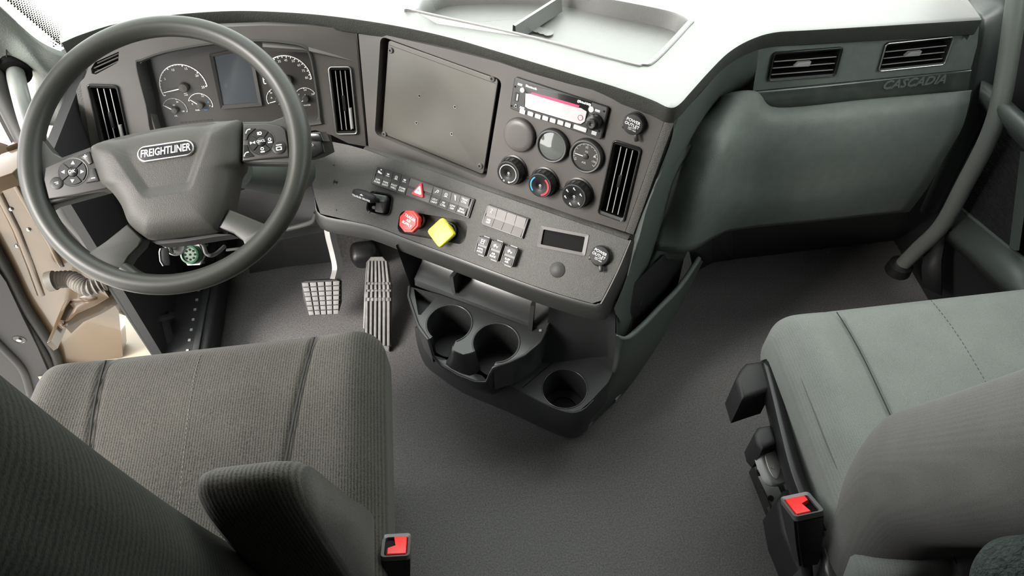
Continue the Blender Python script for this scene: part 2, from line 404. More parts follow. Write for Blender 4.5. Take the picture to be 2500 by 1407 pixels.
# fire wall and under-dash closing panels
b = B()
sheet(b, [[(-0.82, 1.46, -0.03), (1.14, 1.50, -0.03)], [(-0.82, 1.46, 0.56), (1.14, 1.50, 0.60)]])
struct(build('wall_front', b, 'blackm', smooth=0))
# windshield
base = catmull([(-0.80, 1.40, 0.63), (-0.62, 1.62, 0.67), (-0.3, 1.74, 0.69), (0.08, 1.78, 0.70), (0.45, 1.74, 0.69), (0.80, 1.62, 0.67), (1.02, 1.40, 0.63)], 5)
top = catmull([(-0.80, 0.85, 1.64), (-0.62, 1.00, 1.69), (-0.3, 1.12, 1.72), (0.08, 1.16, 1.73), (0.45, 1.12, 1.72), (0.80, 1.00, 1.69), (1.02, 0.85, 1.64)], 5)
rows = [[a.lerp(c, t)+Vector((0, 0.05*math.sin(math.pi*t), 0)) for a, c in zip(base, top)] for t in [i/8 for i in range(9)]]
b = B(); sheet(b, rows); win = struct(build('window_1', b, 'wind', smooth=60))
# black frit dots and band along the windshield's left edge (parts of the pane)
b = B()
for k in range(110):
    t = k/110*0.45
    e = base[0].lerp(top[0], t); e2 = base[2].lerp(top[2], t)
    dirx = (e2-e).normalized()
    for j in range(6):
        c = e + dirx*(0.012+0.0052*j+0.0026*(k % 2)) + Vector((0.004, -0.006, 0.0))
        r = 0.0026-0.00034*j
        nrm = dirx.cross((top[0]-base[0]).normalized()).normalized(); ay = nrm.cross(dirx)
        vs = [b.verts.new(c+dirx*(r*math.cos(a))+ay*(r*math.sin(a))) for a in [i*math.pi/3 for i in range(6)]]
        b.faces.new(vs)
for i in range(14):
    e = base[i]; e2 = base[i+1]
    for k in range(10):
        for j in range(4):
            c = e.lerp(e2, (k+.5*(j % 2))/10)+Vector((0, -0.006, 0.008+0.0055*j)) + (top[i]-base[i]).normalized()*0.02
            r = 0.0021-0.0004*j
            vs = [b.verts.new(c+Vector((r*math.cos(a), 0, r*math.sin(a)))) for a in [q*math.pi/3 for q in range(6)]]
            b.faces.new(vs)
f = build('frit_dots', b, 'frit', parent=win, smooth=0); f['kind'] = 'stuff'

# ---- left A pillar trim with the lower flare
rows = [[(-60, -40, -.80), (-60, 30, -.83), (-60, 110, -.88)],
        [(-10, 8, -.795), (-15, 70, -.825), (-30, 140, -.88)],
        [(42, 55, -.79), (30, 100, -.815), (2, 150, -.875)],
        [(92, 97, -.785), (75, 140, -.80), (30, 165, -.865)],
        [(140, 122, -.775), (115, 185, -.79), (78, 185, -.85)],
        [(190, 135, -.75), (150, 230, -.78), (88, 235, -.845)],
        [(240, 170, -.73), (180, 300, -.78), (92, 300, -.84)]]
R3 = smooth_rows([[atx(*p) for p in r] for r in rows], 5, 4)
b = B(); sheet(b, R3)
apl = struct(thick(build('trim_2', b, 'apil', smooth=60), 0.012, 1))
b = B(); tube(b, catmull([atx(5, 48, -.815), atx(14, 100, -.832), atx(16, 140, -.85)], 6), 0.0012, 6)
tube(b, catmull([atx(5, 46, -.815), atx(30, 62, -.803), atx(52, 95, -.803)], 6), 0.0012, 6)
build('panel_seam', b, 'seam', parent=apl)
for nm, sx, xg, xd in (('trim_7', 1, -.80, -.905), ('trim_8', -1, 1.02, 1.12)):
    b = B(); tg = 6
    rows_ = []
    for i in range(tg+1):
        t = i/tg; yg, zg = 1.31+(.86-1.31)*t, .80+(1.66-.80)*t; yd, zd = 1.13+(.74-1.13)*t, .82+(1.66-.82)*t
        rows_.append([(xg, yg, zg), ((xg*.6+xd*.4)+.012*sx, (yg*.6+yd*.4)-.03, (zg+zd)/2), (xd, yd, zd)])
    sheet(b, smooth_rows([[Vector(p) for p in r] for r in rows_], 4, 2)); struct(thick(build(nm, b, 'apil', smooth=60), 0.012, 1))
# door opening seal: rounded trim running down the hinge post
pth = catmull([atx(-40, 150, -.885), atx(10, 235, -.875), atx(62, 335, -.86), atx(120, 440, -.83), atx(160, 510, -.81), atx(215, 575, -.80), atx(262, 640, -.80), atx(300, 702, -.80), atx(347, 778, -.80), atx(400, 862, -.80)], 6)
b = B(); tube(b, pth, 0.021, 14)
struct(build('trim_3', b, 'kick', smooth=60))
b = B(); tube(b, [p+Vector((-0.022, 0.004, 0)) for p in pth], 0.011, 10)
struct(build('trim_4', b, 'seal', smooth=60))
# kick panel inside the hinge post
kr = [[(205, 400, -.80), (260, 430, -.79), (330, 470, -.77)], [(235, 560, -.79), (300, 570, -.775), (390, 560, -.75)], [(330, 700, -.79), (390, 690, -.76), (440, 680, -.74)],
      [(400, 855, -.78), (440, 850, -.75), (480, 840, -.73)]]
b = B(); sheet(b, smooth_rows([[atx(*p) for p in r] for r in kr], 4, 4))
struct(thick(build('trim_5', b, 'kick', smooth=60), 0.01, 1))
b = B(); sheet(b, [[(-0.765, 0.98, -.01), (-0.765, 1.46, -.01)], [(-0.765, 1.06, 0.62), (-0.765, 1.46, 0.62)]])
struct(thick(build('wall_kick', b, 'blackm', smooth=0), 0.02, 1))
# raised foot rest box left of the pedals with its rivet strip
frb = thing('foot_rest', 'long black foot rest box with a stud strip along the left kick panel', 'foot rest', T((-0.70, 1.15, 0)))
b = bevbox(0.11, 0.46, 0.075, 0.012, 3); bmesh.ops.translate(b, vec=(0.0, 0.05, 0.0385), verts=b.verts[:]); build('box', b, 'blackm', frb)
b = bevbox(0.016, 0.44, 0.008, 0.003); bmesh.ops.translate(b, vec=(0.028, 0.05, 0.079), verts=b.verts[:]); build('edge_strip', b, 'consm', frb)
b = B()
for k in range(14): box(b, 0.004, 0.010, -0.15+0.03*k, -0.144+0.03*k, 0.0762, 0.0785)
o = build('studs', b, 'dim', frb); o['kind'] = 'stuff'
# vertical post stub (lower end of the entry grab bar)
pst = thing('grab_bar', 'short dark grey grab bar end rising from a round socket in the driver kick panel', 'grab bar', T(atx(402, 815, -.755)))
b = B(); tube(b, [(0, -0.05, -0.06), (0.002, -0.015, -0.01), (0.0, 0.015, 0.035)], 0.019, 16); build('bar', b, 'kick', pst)
b = B(); lathe(b, [(0.034, 0), (0.034, 0.008), (0.024, 0.012), (0.024, 0.0)], 24, False, False)
build('socket', b, 'blackm', pst, M4=T((0.0, 0.018, 0.036)) @ Matrix.Rotation(math.radians(-40), 4, 'X'))
# toe panel and felt under the dash
b = B(); sheet(b, [[atz(610, 668, 0.0), atz(700, 652, 0), atz(810, 640, 0)], [aty(600, 600, 1.31), aty(690, 585, 1.31), aty(800, 565, 1.31)], [aty(600, 540, 1.34), aty(690, 535, 1.34), aty(800, 530, 1.34)]])
struct(thick(build('wall_toe', b, 'kick', smooth=0), 0.01, 1))
b = B(); sheet(b, [[atz(812, 642, 0.0), atz(905, 632, 0)], [aty(805, 560, 1.325), aty(905, 560, 1.325)], [aty(805, 520, 1.37), aty(905, 520, 1.37)]])
struct(thick(build('wall_toe_felt', b, 'toe', smooth=0), 0.01, 1))

# ---- right A pillar, door ledges seen past the dash end
b = B()
rr = [[(2330, -60, 0.99), (2420, -60, 1.06), (2520, -60, 1.10)], [(2360, 15, 0.995), (2420, 0, 1.05), (2500, -10, 1.10)], [(2398, 50, 1.0), (2430, 40, 1.05), (2470, 30, 1.10)],
      [(2385, 150, 1.02), (2410, 150, 1.06), (2440, 150, 1.10)], [(2350, 300, 1.04), (2375, 300, 1.07), (2400, 300, 1.10)], [(2250, 520, 1.07), (2270, 520, 1.09), (2290, 520, 1.10)]]
sheet(b, smooth_rows([[atx(*p) for p in r] for r in rr], 4, 4))
struct(thick(build('trim_6', b, 'smooth', smooth=60), 0.01, 1))
# ================================================================ open driver door seen through the door opening
DOR = Frame((-1.0, 1.17, 0.3), 0, 0)
dm = DOR.mat()
door = thing('open_truck_door', 'beige painted truck door standing open beyond the steering wheel, dark inner trim', 'door', dm)
def dl(pxs, w=0.0): return local(DOR, pxs, w)
b = B(); prism(b, dl([(15, 400), (70, 440), (150, 560), (215, 655), (290, 760), (300, 870), (140, 960)])+[(-.20, -.62), (-.95, -.62), (-.95, .34), (-.02, .34)], -0.05, 0.0)
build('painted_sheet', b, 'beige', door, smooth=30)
# pressed ribs of the painted sheet
for pts, r in (([(30, 440), (70, 510), (118, 590), (150, 650)], 0.007), ([(-5, 470), (40, 560), (75, 650), (100, 720)], 0.009), ([(60, 440), (120, 540), (170, 615), (205, 660)], 0.005)):
    b = B(); tube(b, [(*p, 0.0) for p in dl(pts)], r, 10, flat=0.6); build('pressed_rib', b, 'beige', door, smooth=60)
for p in ((27, 510), (70, 560), (42, 600)):
    b = B(); lathe(b, [(0.005, 0), (0.005, 0.002), (0.003, 0.004)], 12); build('screw', b, 'steel', door, M4=T((*DOR.uv(*p), 0.0)))
for pts in ([(-30, 560), (20, 650), (62, 735), (105, 800), (140, 860), (150, 920)], [(-40, 590), (5, 670), (45, 745), (90, 815), (125, 880), (135, 930)]):
    b = B(); tube(b, catmull([(*p, 0.012) for p in dl(pts)], 5), 0.012, 10); build('door_seal', b, 'seal', door, smooth=60)
b = B(); tube(b, catmull([(*p, 0.014) for p in dl([(-30, 640), (10, 690), (50, 765), (85, 835), (112, 895), (125, 950)])], 5), 0.005, 8); build('seal_lip', b, 'dim', door)
b = B(); prism(b, dl([(-20, 640), (15, 690), (55, 775), (92, 850), (118, 910), (118, 990)], 0.03)+[(-.30, -.55), (-.93, -.55), (-.93, .30), (-.22, .30)], 0.0, 0.03)
build('inner_trim', b, 'doort', door)
b = B(); tube(b, catmull([(*p, 0.032) for p in dl([(-40, 800), (10, 850), (55, 900), (75, 960)], 0.03)], 5), 0.010, 10); build('trim_ridge', b, 'doort', door)
q = DOR.uv(47, 829, 0.03)
b = B(); lathe(b, [(0.015, 0), (0.015, 0.001), (0.011, -0.004)], 20); build('screw_recess', b, 'black', door, M4=T((*q, 0.0302)))
b = B(); lathe(b, [(0.006, 0), (0.006, 0.004), (0.0, 0.005)], 12, True, False); build('screw', b, 'steel', door, M4=T((*q, 0.0302)))
# lower hinge
hp = aty(200, 770, 1.13)
hg = thing('cast_hinge', 'beige painted cast door hinge below the corrugated wiring boot', 'hinge', T(hp))
HF = Frame(hp, 0, 0)
def hl(pxs, w=0.0): return local(HF, pxs, w)
b = B(); prism(b, hl([(122, 702), (136, 712), (150, 762), (190, 818), (184, 822), (136, 760), (118, 722)]), -0.02, 0.012, 0.003); build('leaf_plate', b, 'beige', hg)
b = B(); tube(b, catmull([(*p, 0.014) for p in hl([(132, 712), (155, 735), (195, 740), (235, 715), (262, 698)])], 5), 0.013, 10); build('hinge_arm', b, 'beige', hg, smooth=60)
b = B(); prism(b, hl([(140, 755), (160, 745), (215, 735), (245, 715), (248, 735), (225, 755), (192, 772), (186, 792), (176, 776), (165, 752)]), -0.025, 0.008, 0.003); build('hinge_arm', b, 'beige', hg)
b = B(); lathe(b, [(0.021, -0.03), (0.021, 0.03), (0.017, 0.034)], 20); build('pivot', b, 'beige', hg, M4=T((*HF.uv(264, 708), 0.0)) @ Matrix.Rotation(math.radians(90), 4, 'X'))
for p in ((134, 720), (186, 792)):
    b = B(); lathe(b, [(0.010, 0), (0.010, 0.006), (0.006, 0.006), (0.006, 0.014), (0.0, 0.015)], 12, True, False); build('bolt', b, 'beige', hg, M4=T((*HF.uv(*p), 0.01)))
# corrugated wiring boot
bp_ = aty(180, 688, 1.12); BF = Frame(bp_, 0, 0)
wb = thing('wiring_boot', 'grey corrugated rubber wiring boot curving from door to hinge post', 'cable boot', T(bp_))
pth = catmull([(*p, 0.0) for i, p in enumerate(local(BF, [(110, 690), (135, 685), (170, 684), (205, 693), (235, 698), (262, 688)]))], 14)
n = len(pth); b = B(); tube(b, pth[8:], [0.017+0.0035*math.sin(i*1.55) for i in range(n-8)], 16); build('corrugated_hose', b, 'boot', wb, smooth=80)
b = B(); tube(b, pth[:10], 0.023, 16); build('door_grommet', b, 'boot', wb)
# cream fairing below the sill, black block standing in for the shaded hinge gap
b = B(); prism(b, [(p.x, p.y) for p in [atz(150, 735, -0.16), atz(300, 745, -0.16), atz(420, 880, -0.16), atz(150, 1000, -0.16), atz(40, 850, -0.16)]], -0.2, -0.16, 0.004)
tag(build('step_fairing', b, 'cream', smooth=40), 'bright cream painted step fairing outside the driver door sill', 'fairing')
b = bevbox(0.17, 0.06, 0.05, 0.01); tag(build('hinge_gap_shade', b, 'black', M4=T(atz(272, 742, -0.02))), 'black block standing in for the dark gap under the door hinge', 'plug')
# upper hinge
up = aty(32, 395, 1.15); UF = Frame(up, 0, 0)
uh = thing('door_check_bracket', 'beige painted bracket with a punched slot left of the steering wheel rim', 'bracket', T(up))
b = B(); prism(b, local(UF, [(-30, 372), (8, 352), (20, 345), (48, 350), (60, 372), (66, 425), (0, 460), (-30, 470)]), -0.03, 0.0, 0.004); build('bracket_body', b, 'beige', uh)
b = B(); prism(b, local(UF, [(-30, 300), (20, 310), (52, 336), (40, 345), (12, 335), (-30, 360)]), -0.05, 0.005, 0.004); build('bracket_arm', b, 'beige', uh)
b = B(); prism(b, local(UF, [(10, 340), (22, 338), (24, 345), (14, 352)]), 0.0, 0.0015); build('slot', b, 'black', uh)
# grab bar on the driver A pillar
ga = thing('pillar_grab_bar', 'grey rubber grab bar plugged into the left windshield pillar trim', 'grab bar', T(atx(40, 230, -.83)))
o0 = atx(40, 230, -.83)
pp = [atx(38, 178, -.845), atx(42, 200, -.835), atx(52, 240, -.825), atx(66, 290, -.82), atx(85, 345, -.815), atx(125, 450, -.81)]
b = B(); tube(b, [p-o0 for p in catmull(pp, 6)], 0.016, 18); build('bar', b, 'bar', ga, smooth=60)
b = B(); lathe(b, [(0.028, -0.02), (0.028, 0.002), (0.0165, 0.002), (0.0165, -0.02)], 24, True, False)
dv = (pp[1]-pp[0]).normalized(); build('socket', b, 'deep', ga, M4=T(pp[0]-o0) @ dv.to_track_quat('Z', 'Y').to_matrix().to_4x4())
# ================================================================ dashboard
dash = thing('dashboard', 'dark grey wrap-around truck dashboard with padded top', 'dashboard')
# padded top: lip edge surveyed along its length (pixel x, y, height)
lip = [(150, 104, .735), (200, 83, .735), (290, 56, .735), (420, 36, .735), (540, 27, .735), (640, 27, .735), (760, 34, .734), (870, 47, .734), (985, 66, .735), (1100, 92, .738), (1200, 121, .741),
       (1300, 151, .744), (1400, 181, .747), (1500, 211, .75), (1590, 243, .753), (1632, 262, .755), (1658, 256, .755), (1690, 222, .753), (1735, 172, .748), (1780, 128, .742), (1830, 98, .736), (1890, 79, .732), (1980, 73, .731), (2150, 63, .73), (2300, 54, .73), (2398, 48, .73)]
edge = catmull([atz(*p) for p in lip], 4)
def inward(i):
    t = edge[min(i+1, len(edge)-1)]-edge[max(i-1, 0)]; t.z = 0; t.normalize(); return Vector((-t.y, t.x, 0))
prof = [(0.060, -0.045), (0.016, -0.037), (0.004, -0.034), (0.0, -0.030), (0.0, -0.0045), (0.0012, -0.0013), (0.0045, 0.0), (0.0100, 0.0004)]
rows = []
for i, e in enumerate(edge):
    nv = inward(i); rows.append([e+nv*a+Vector((0, 0, z)) for a, z in prof])
b = B(); sheet(b, [r[:6] for r in rows]); build('pad_lip', b, 'lip', dash, smooth=40)
b = B(); V = sheet(b, [r[5:] for r in rows])
# end caps run back to the windshield, then the flat top around the storage tray
inner = [r[-1].co.copy() for r in V]
back = [Vector((0.985, 1.36, 0.735)), Vector((0.78, 1.56, 0.745)), Vector((0.45, 1.68, 0.75)), Vector((0.08, 1.72, 0.755)), Vector((-0.3, 1.68, 0.75)), Vector((-0.58, 1.55, 0.745)), Vector((-0.735, 1.385, 0.735))]
tray_px = [(1003, 22), (1060, -25), (1330, -30), (1500, 0), (1640, 28), (1688, 48), (1680, 66), (1600, 150), (1568, 160), (1530, 155), (1300, 93), (1020, 30)]
tray = [atz(*p, 0.748) for p in tray_px]
from mathutils.geometry import delaunay_2d_cdt
ob = inner+back; n0, n1 = len(ob), len(tray)
def inside(p, L):
    c = False
    for i in range(len(L)):
        a, d = L[i], L[i-1]
        if (a.y > p.y) != (d.y > p.y) and p.x < (d.x-a.x)*(p.y-a.y)/(d.y-a.y)+a.x: c = not c
    return c
def topz(x, y):
    ws = zs = 0.0
    for q in ob+tray:
        w_ = 1.0/((q.x-x)**2+(q.y-y)**2+1e-5)**1.5; ws += w_; zs += w_*q.z
    return zs/ws
tray = [Vector((p.x, p.y, topz(p.x, p.y))) if False else Vector((p.x, p.y, 0.748)) for p in tray]
fill = []
for ix in range(48):
    for iy in range(26):
        p = Vector((-.76+.037*ix, .86+.035*iy, 0))
        if inside(p, ob) and not inside(p, tray) and min((Vector((q.x, q.y, 0))-p).length for q in ob+tray) > .016: fill.append(Vector((p.x, p.y, topz(p.x, p.y))))
allp = ob+tray+fill
ed = [(i, (i+1) % n0) for i in range(n0)]+[(n0+i, n0+(i+1) % n1) for i in range(n1)]
R_ = delaunay_2d_cdt([Vector((p.x, p.y)) for p in allp], ed, [], 0, 1e-7)
vs = [r[-1] for r in V]+[b.verts.new(p) for p in back+tray+fill]
for f_ in R_[2]:
    ids = [R_[3][k][0] if R_[3][k] else None for k in f_]
    if None in ids: continue
    c = sum((allp[k] for k in ids), Vector())/len(ids)
    if inside(c, ob) and not inside(c, tray):
        try: b.faces.new([vs[k] for k in ids])
        except ValueError: pass
bk = [vs[len(inner)-1]]+vs[len(inner):len(inner)+len(back)]+[vs[0]]
dn = [b.verts.new(v.co+Vector((0, 0, -0.05))) for v in bk]
for i in range(len(bk)-1): b.faces.new((bk[i], bk[i+1], dn[i+1], dn[i]))
build('top_pad', b, 'pad', dash, smooth=35)
# storage tray sunk in the pad: rim, floors, divider
cen = sum(tray, Vector())/len(tray)
tr = B()
def shrink(k, z): return [Vector((cen.x+(p.x-cen.x)*k, cen.y+(p.y-cen.y)*k, z)) for p in tray]
rings = [shrink(1.012, .744), shrink(1.010, .7495), shrink(1.0, .7510), shrink(.955, .7505), shrink(.945, .7470), shrink(.915, .718)]
RV = [[tr.verts.new(p) for p in catmull(r, 4, True)] for r in rings]
for a, c in zip(RV, RV[1:]):
    for i in range(len(a)): tr.faces.new((a[i], a[(i+1) % len(a)], c[(i+1) % len(a)], c[i]))
tr.faces.new(RV[-1])
tray_o = build('storage_tray', tr, 'pad', dash, smooth=30)
d0, d1 = atz(1255, 62, .752), atz(1368, -10, .752)
dv = (d1-d0).normalized(); sd = Vector((-dv.y, dv.x, 0))
b = B(); sheet(b, [[d0-sd*.006+Vector((0, 0, -.03)), d1-sd*.006+Vector((0, 0, -.03))], [d0-sd*.003, d1-sd*.003], [d0+sd*.003, d1+sd*.003], [d0+sd*.006+Vector((0, 0, -.03)), d1+sd*.006+Vector((0, 0, -.03))]])
build('divider', b, 'pad', tray_o, smooth=30)
# three chevron emboss marks in the tray
for k in range(3):
    c = atz(1312+k*13, 72+k*4, .7215); b = B(); lathe(b, [(0.010, 0), (0.010, 0.0006), (0.0, 0.0009)], 16, True, False); build('emboss_mark', b, 'pad', tray_o, M4=T(c))

# ---- driver side instrument panel
dpoly = [(196, 200), (206, 190), (222, 150), (240, 120), (330, 86), (480, 68), (640, 62), (760, 64), (867, 72), (894, 358), (850, 350), (810, 330), (770, 318), (700, 330), (560, 400), (400, 440), (236, 440)]
clus = [(338, 160), (350, 148), (400, 130), (480, 114), (560, 104), (640, 101), (700, 106), (738, 114), (756, 132), (768, 190), (780, 285), (770, 300), (640, 312), (500, 330), (388, 345), (360, 250)]
side_vent = [(290, 126), (289, 150), (282, 156), (234, 182), (224, 180), (222, 168), (232, 152)]
ventL = [(214, 208), (286, 203), (322, 360), (252, 372)]; ventR = [(801, 161), (857, 161), (875, 328), (819, 328)]
def inset(ps, k):
    cx = sum(p[0] for p in ps)/len(ps); cy = sum(p[1] for p in ps)/len(ps); return [(cx+(p[0]-cx)*k, cy+(p[1]-cy)*k) for p in ps]
def vent_rect(fr, cs):
    c, w_, h_, a = quad_px(fr, cs); return c, w_, h_, a
def rot_rect(c, w_, h_, r, a):
    ca, sa = math.cos(a), math.sin(a); return [(c.x+x*ca-y*sa, c.y+x*sa+y*ca) for x, y in rrect(w_, h_, r)]
VLc, VLw, VLh, VLa = vent_rect(DRV, ventL); VRc, VRw, VRh, VRa = vent_rect(DRV, ventR)
def lean(fr, cs): q = [fr.uv(*c) for c in cs]; d = (q[0]-q[3])+(q[1]-q[2]); return math.atan2(-d.x, d.y)
VLa = lean(DRV, ventL); VRa = lean(DRV, ventR)
b = B(); holed(b, local(DRV, dpoly), [local(DRV, clus), rot_rect(VLc, VLw*.86, VLh*.92, .004, VLa), rot_rect(VRc, VRw*.82, VRh*.92, .004, VRa), local(DRV, side_vent)], 0.0, 0.03, 0.03)
build('instrument_panel', b, 'satin', dash, smooth=0, M4=DRV.mat())
# hood brow over the cluster and its lower lip
b = B(); out = local(DRV, clus); n = len(out)
cx = sum(p[0] for p in out)/n; cy = sum(p[1] for p in out)/n
o_ = catmull([(*p, 0) for p in out], 4, True)
R0 = [(cx+(p.x-cx)*1.03, cy+(p.y-cy)*1.05, 0.0005) for p in o_]; R1 = [(cx+(p.x-cx)*1.01, cy+(p.y-cy)*1.02, 0.006) for p in o_]
R2 = [(cx+(p.x-cx)*.985, cy+(p.y-cy)*.97, 0.001) for p in o_]; R3 = [(cx+(p.x-cx)*.965, cy+(p.y-cy)*.93, -0.045) for p in o_]
RV = [[b.verts.new(p) for p in r] for r in (R0, R1, R2, R3)]
for a, c in zip(RV, RV[1:]):
    for i in range(len(a)): b.faces.new((a[i], a[(i+1) % len(a)], c[(i+1) % len(a)], c[i]))
build('cluster_hood', b, 'kick', dash, smooth=50, M4=DRV.mat())
# brow fold running off the hood to the right
b = B(); q = local(DRV, [(640, 99), (740, 111), (820, 134), (872, 152)])
sheet(b, [[(*p, 0.0) for p in q], [(p[0], p[1]-0.010*(1-i/3), 0.008*(1-i/3)) for i, p in enumerate(q)], [(p[0], p[1]-0.020*(1-i/3), 0.0) for i, p in enumerate(q)]])
build('hood_fold', b, 'satin', dash, smooth=60, M4=DRV.mat())
# side cheek of the panel at the left
b = B(); q = local(DRV, [(184, 222), (196, 198), (240, 440), (228, 470)])
prism(b, q, -0.06, -0.004, 0.002); build('panel_cheek', b, 'grain', dash, smooth=30, M4=DRV.mat())
# small side window demister under the left end of the lip: recess and two slats
b = B(); prism(b, inset(local(DRV, side_vent), .98), -0.03, -0.028); sv = build('demister_duct', b, 'deep', dash, smooth=0, M4=DRV.mat())
for (p0, p1) in (((236, 156), (288, 132)), ((228, 168), (288, 141)), ((230, 179), (288, 151))):
    a, c = DRV.uv(*p0), DRV.uv(*p1)
    b = B(); tube(b, [(a.x, a.y, -0.004), (c.x, c.y, -0.004)], 0.0016, 8); build('slat', b, 'pod', sv)
# panel joint between driver and centre panels is the gap line
# ---- centre panel
right_top, right_bot = (1625, 286), (1526, 566)
cpoly = [(874, 70), (985, 96), (1100, 122), (1218, 152), (1300, 180), (1400, 208), (1500, 232), (1580, 262), right_top, right_bot, (1400, 527), (1310, 500), (1190, 462), (1078, 418), (960, 380), (900, 360)]
plate_open = [(930, 101), (1226, 181), (1189, 429), (913, 338)]
c_o, w_o, h_o, _ = quad_px(CEN, plate_open)
ventC = [(1497, 343), (1570, 357), (1524, 541), (1460, 522)]
VCc, VCw, VCh, _ = vent_rect(CEN, ventC); VCa = lean(CEN, ventC)
PLa = lean(CEN, plate_open)
b = B(); holed(b, local(CEN, cpoly), [rot_rect(c_o, w_o, h_o, .012, PLa), rot_rect(VCc, VCw*.84, VCh*.93, .004, VCa)], 0.0, 0.03, 0.03)
cp = build('center_panel', b, 'satin', dash, smooth=0, M4=CEN.mat())
# grain strip and body edge at the right of the centre panel
b = B(); q = [CEN.uv(*p) for p in (right_top, (1600, 355), (1560, 470), right_bot)]
rows = [[(p.x+a, p.y+.002, z) for a, z in ((0.0015, -.004), (0.0015, .003), (0.008, .004), (0.0165, .0025), (0.0195, -.006))] for p in q]
sheet(b, rows); build('edge_strip', b, 'grain', dash, smooth=60, M4=CEN.mat())

# ---- switch panel with the padded ridge above it
ridge = [(893, 357), (937, 370), (1010, 392), (1078, 413), (1186, 452), (1320, 498), (1440, 540), (1538, 576)]
rows = []
for i, p in enumerate(ridge):
    a = CEN.at(*p)
    rows.append([a+CEN.n*(-.004), a+CEN.n*.0005, a+CEN.n*.006-CEN.v*.002, a+CEN.n*.011-CEN.v*.006, a+CEN.n*.0140-CEN.v*.011, a+CEN.n*.0165-CEN.v*.016])
poly_sw = [(893, 366), (937, 382), (1010, 403), (1078, 426), (1186, 466), (1320, 512), (1440, 554), (1536, 588), (1505, 662), (1468, 734), (1446, 741), (1380, 723), (1300, 697), (1200, 660), (1100, 622), (1000, 585), (945, 563), (904, 549), (860, 540), (782, 522), (768, 480), (754, 410), (758, 346), (800, 344), (850, 354)]
brake_open = [(905, 460), (960, 480), (952, 538), (895, 512)]
valve_open = [(978, 499), (1142, 556), (1130, 606), (972, 561)]
bo, bw, bh, _ = quad_px(SWP, brake_open); bA = lean(SWP, brake_open)
vo, vw, vh, _ = quad_px(SWP, valve_open); vA = lean(SWP, valve_open)
disp = [(1322, 545), (1437, 580), (1426, 634), (1313, 594)]
do, dw, dh, _ = quad_px(SWP, disp); dA = lean(SWP, disp)
b = B(); holed(b, local(SWP, poly_sw), [rot_rect(bo, bw*.9, bh*.9, .010, bA), rot_rect(vo, vw, vh, .014, vA), rot_rect(do, dw*.9, dh*.86, .003, dA)], 0.0, 0.02, 0.02)
sw = build('switch_panel', b, 'grain', dash, smooth=0, M4=SWP.mat())
b = B(); sheet(b, rows+[]); build('ridge', b, 'grain', dash, smooth=60)
b = B(); prism(b, rot_rect(vo, vw*.995, vh*.99, .014, vA), -0.022, -0.016); build('valve_recess', b, 'grain', dash, smooth=0, M4=SWP.mat())
b = B(); prism(b, rot_rect(bo, bw*.9, bh*.9, .010, bA), -0.022, -0.018); build('lever_recess', b, 'deep', dash, smooth=0, M4=SWP.mat())
# screw plug left of the switches, three small holes
for p, r in (((819, 445), .0055), ((815, 403), .0017), ((821, 513), .0017)):
    b = B(); lathe(b, [(r, 0), (r, .0006), (r*.8, .0012), (0.0, .0014)], 16, True, False); build('panel_plug', b, 'black', dash, M4=SWP.mat(*SWP.uv(*p)))
# lower skirt of the switch panel: rolled edge and band
low = [(756, 420), (769, 485), (783, 524), (860, 541), (904, 550), (945, 564), (1000, 586), (1100, 623), (1200, 661), (1300, 698), (1380, 724), (1446, 742), (1460, 741), (1470, 733), (1506, 662), (1538, 586)]
L3 = [SWP.at(*p) for p in low]; rows = []
for i, p in enumerate(L3):
    t = (L3[min(i+1, len(L3)-1)]-L3[max(i-1, 0)]).normalized()
    o2 = (t.cross(SWP.n)).normalized()
    kk = 1.0 if i > 1 else .3*i+.1
    if i > 12: kk = .6
    rows.append([p-SWP.n*.004, p+SWP.n*.0006, p+o2*.004*kk+SWP.n*.0008, p+o2*.010*kk-SWP.n*.002, p+o2*.024*kk-SWP.n*.011, p+o2*.031*kk-SWP.n*.020, p+o2*.030*kk-SWP.n*.032, p-o2*.012-SWP.n*.050])
b = B(); sheet(b, [list(r) for r in zip(*[catmull([r[k] for r in rows], 4) for k in range(8)])]); build('lower_skirt', b, 'skirt', dash, smooth=35)

# ---- passenger panel
ppoly = [(1852, 103), (2000, 94), (2200, 79), (2390, 66), (2386, 110), (2370, 169), (1838, 222), (1845, 175)]
pv1 = [(1882, 127), (2053, 114), (2044, 184), (1876, 198)]; pv2 = [(2153, 105), (2322, 87), (2312, 156), (2147, 173)]
P1 = vent_rect(PAS, pv1); P2 = vent_rect(PAS, pv2)
b = B(); holed(b, local(PAS, ppoly), [rot_rect(P[0], P[1]*.93, P[2]*.86, .004, P[3]) for P in (P1, P2)], 0.0, 0.03, 0.03)
build('passenger_panel', b, 'padp', dash, smooth=0, M4=PAS.mat())
# gloss strip with the raised model name
spoly = [(1840, 223), (2371, 170), (2363, 222), (1905, 268), (1888, 267), (1868, 250)]
b = B(); prism(b, local(PAS, spoly), -0.02, 0.004, 0.003); stp = build('trim_strip', b, 'strip', dash, smooth=40, M4=PAS.mat())
a0, a1 = PAS.uv(2147, 208, .005), PAS.uv(2318, 190, .005)
text(stp, 'CASCADIA', 0.0245, T(((a0.x+a1.x)/2, (a0.y+a1.y)/2-.0025, 0.0045)) @ Matrix.Rotation(math.atan2(a1.y-a0.y, a1.x-a0.x), 4, 'Z'), 'emboss', 'raised_lettering', 0.0012, shear=0.28, xs=1.08*(a1-a0).length/0.142, bold=0.0005)
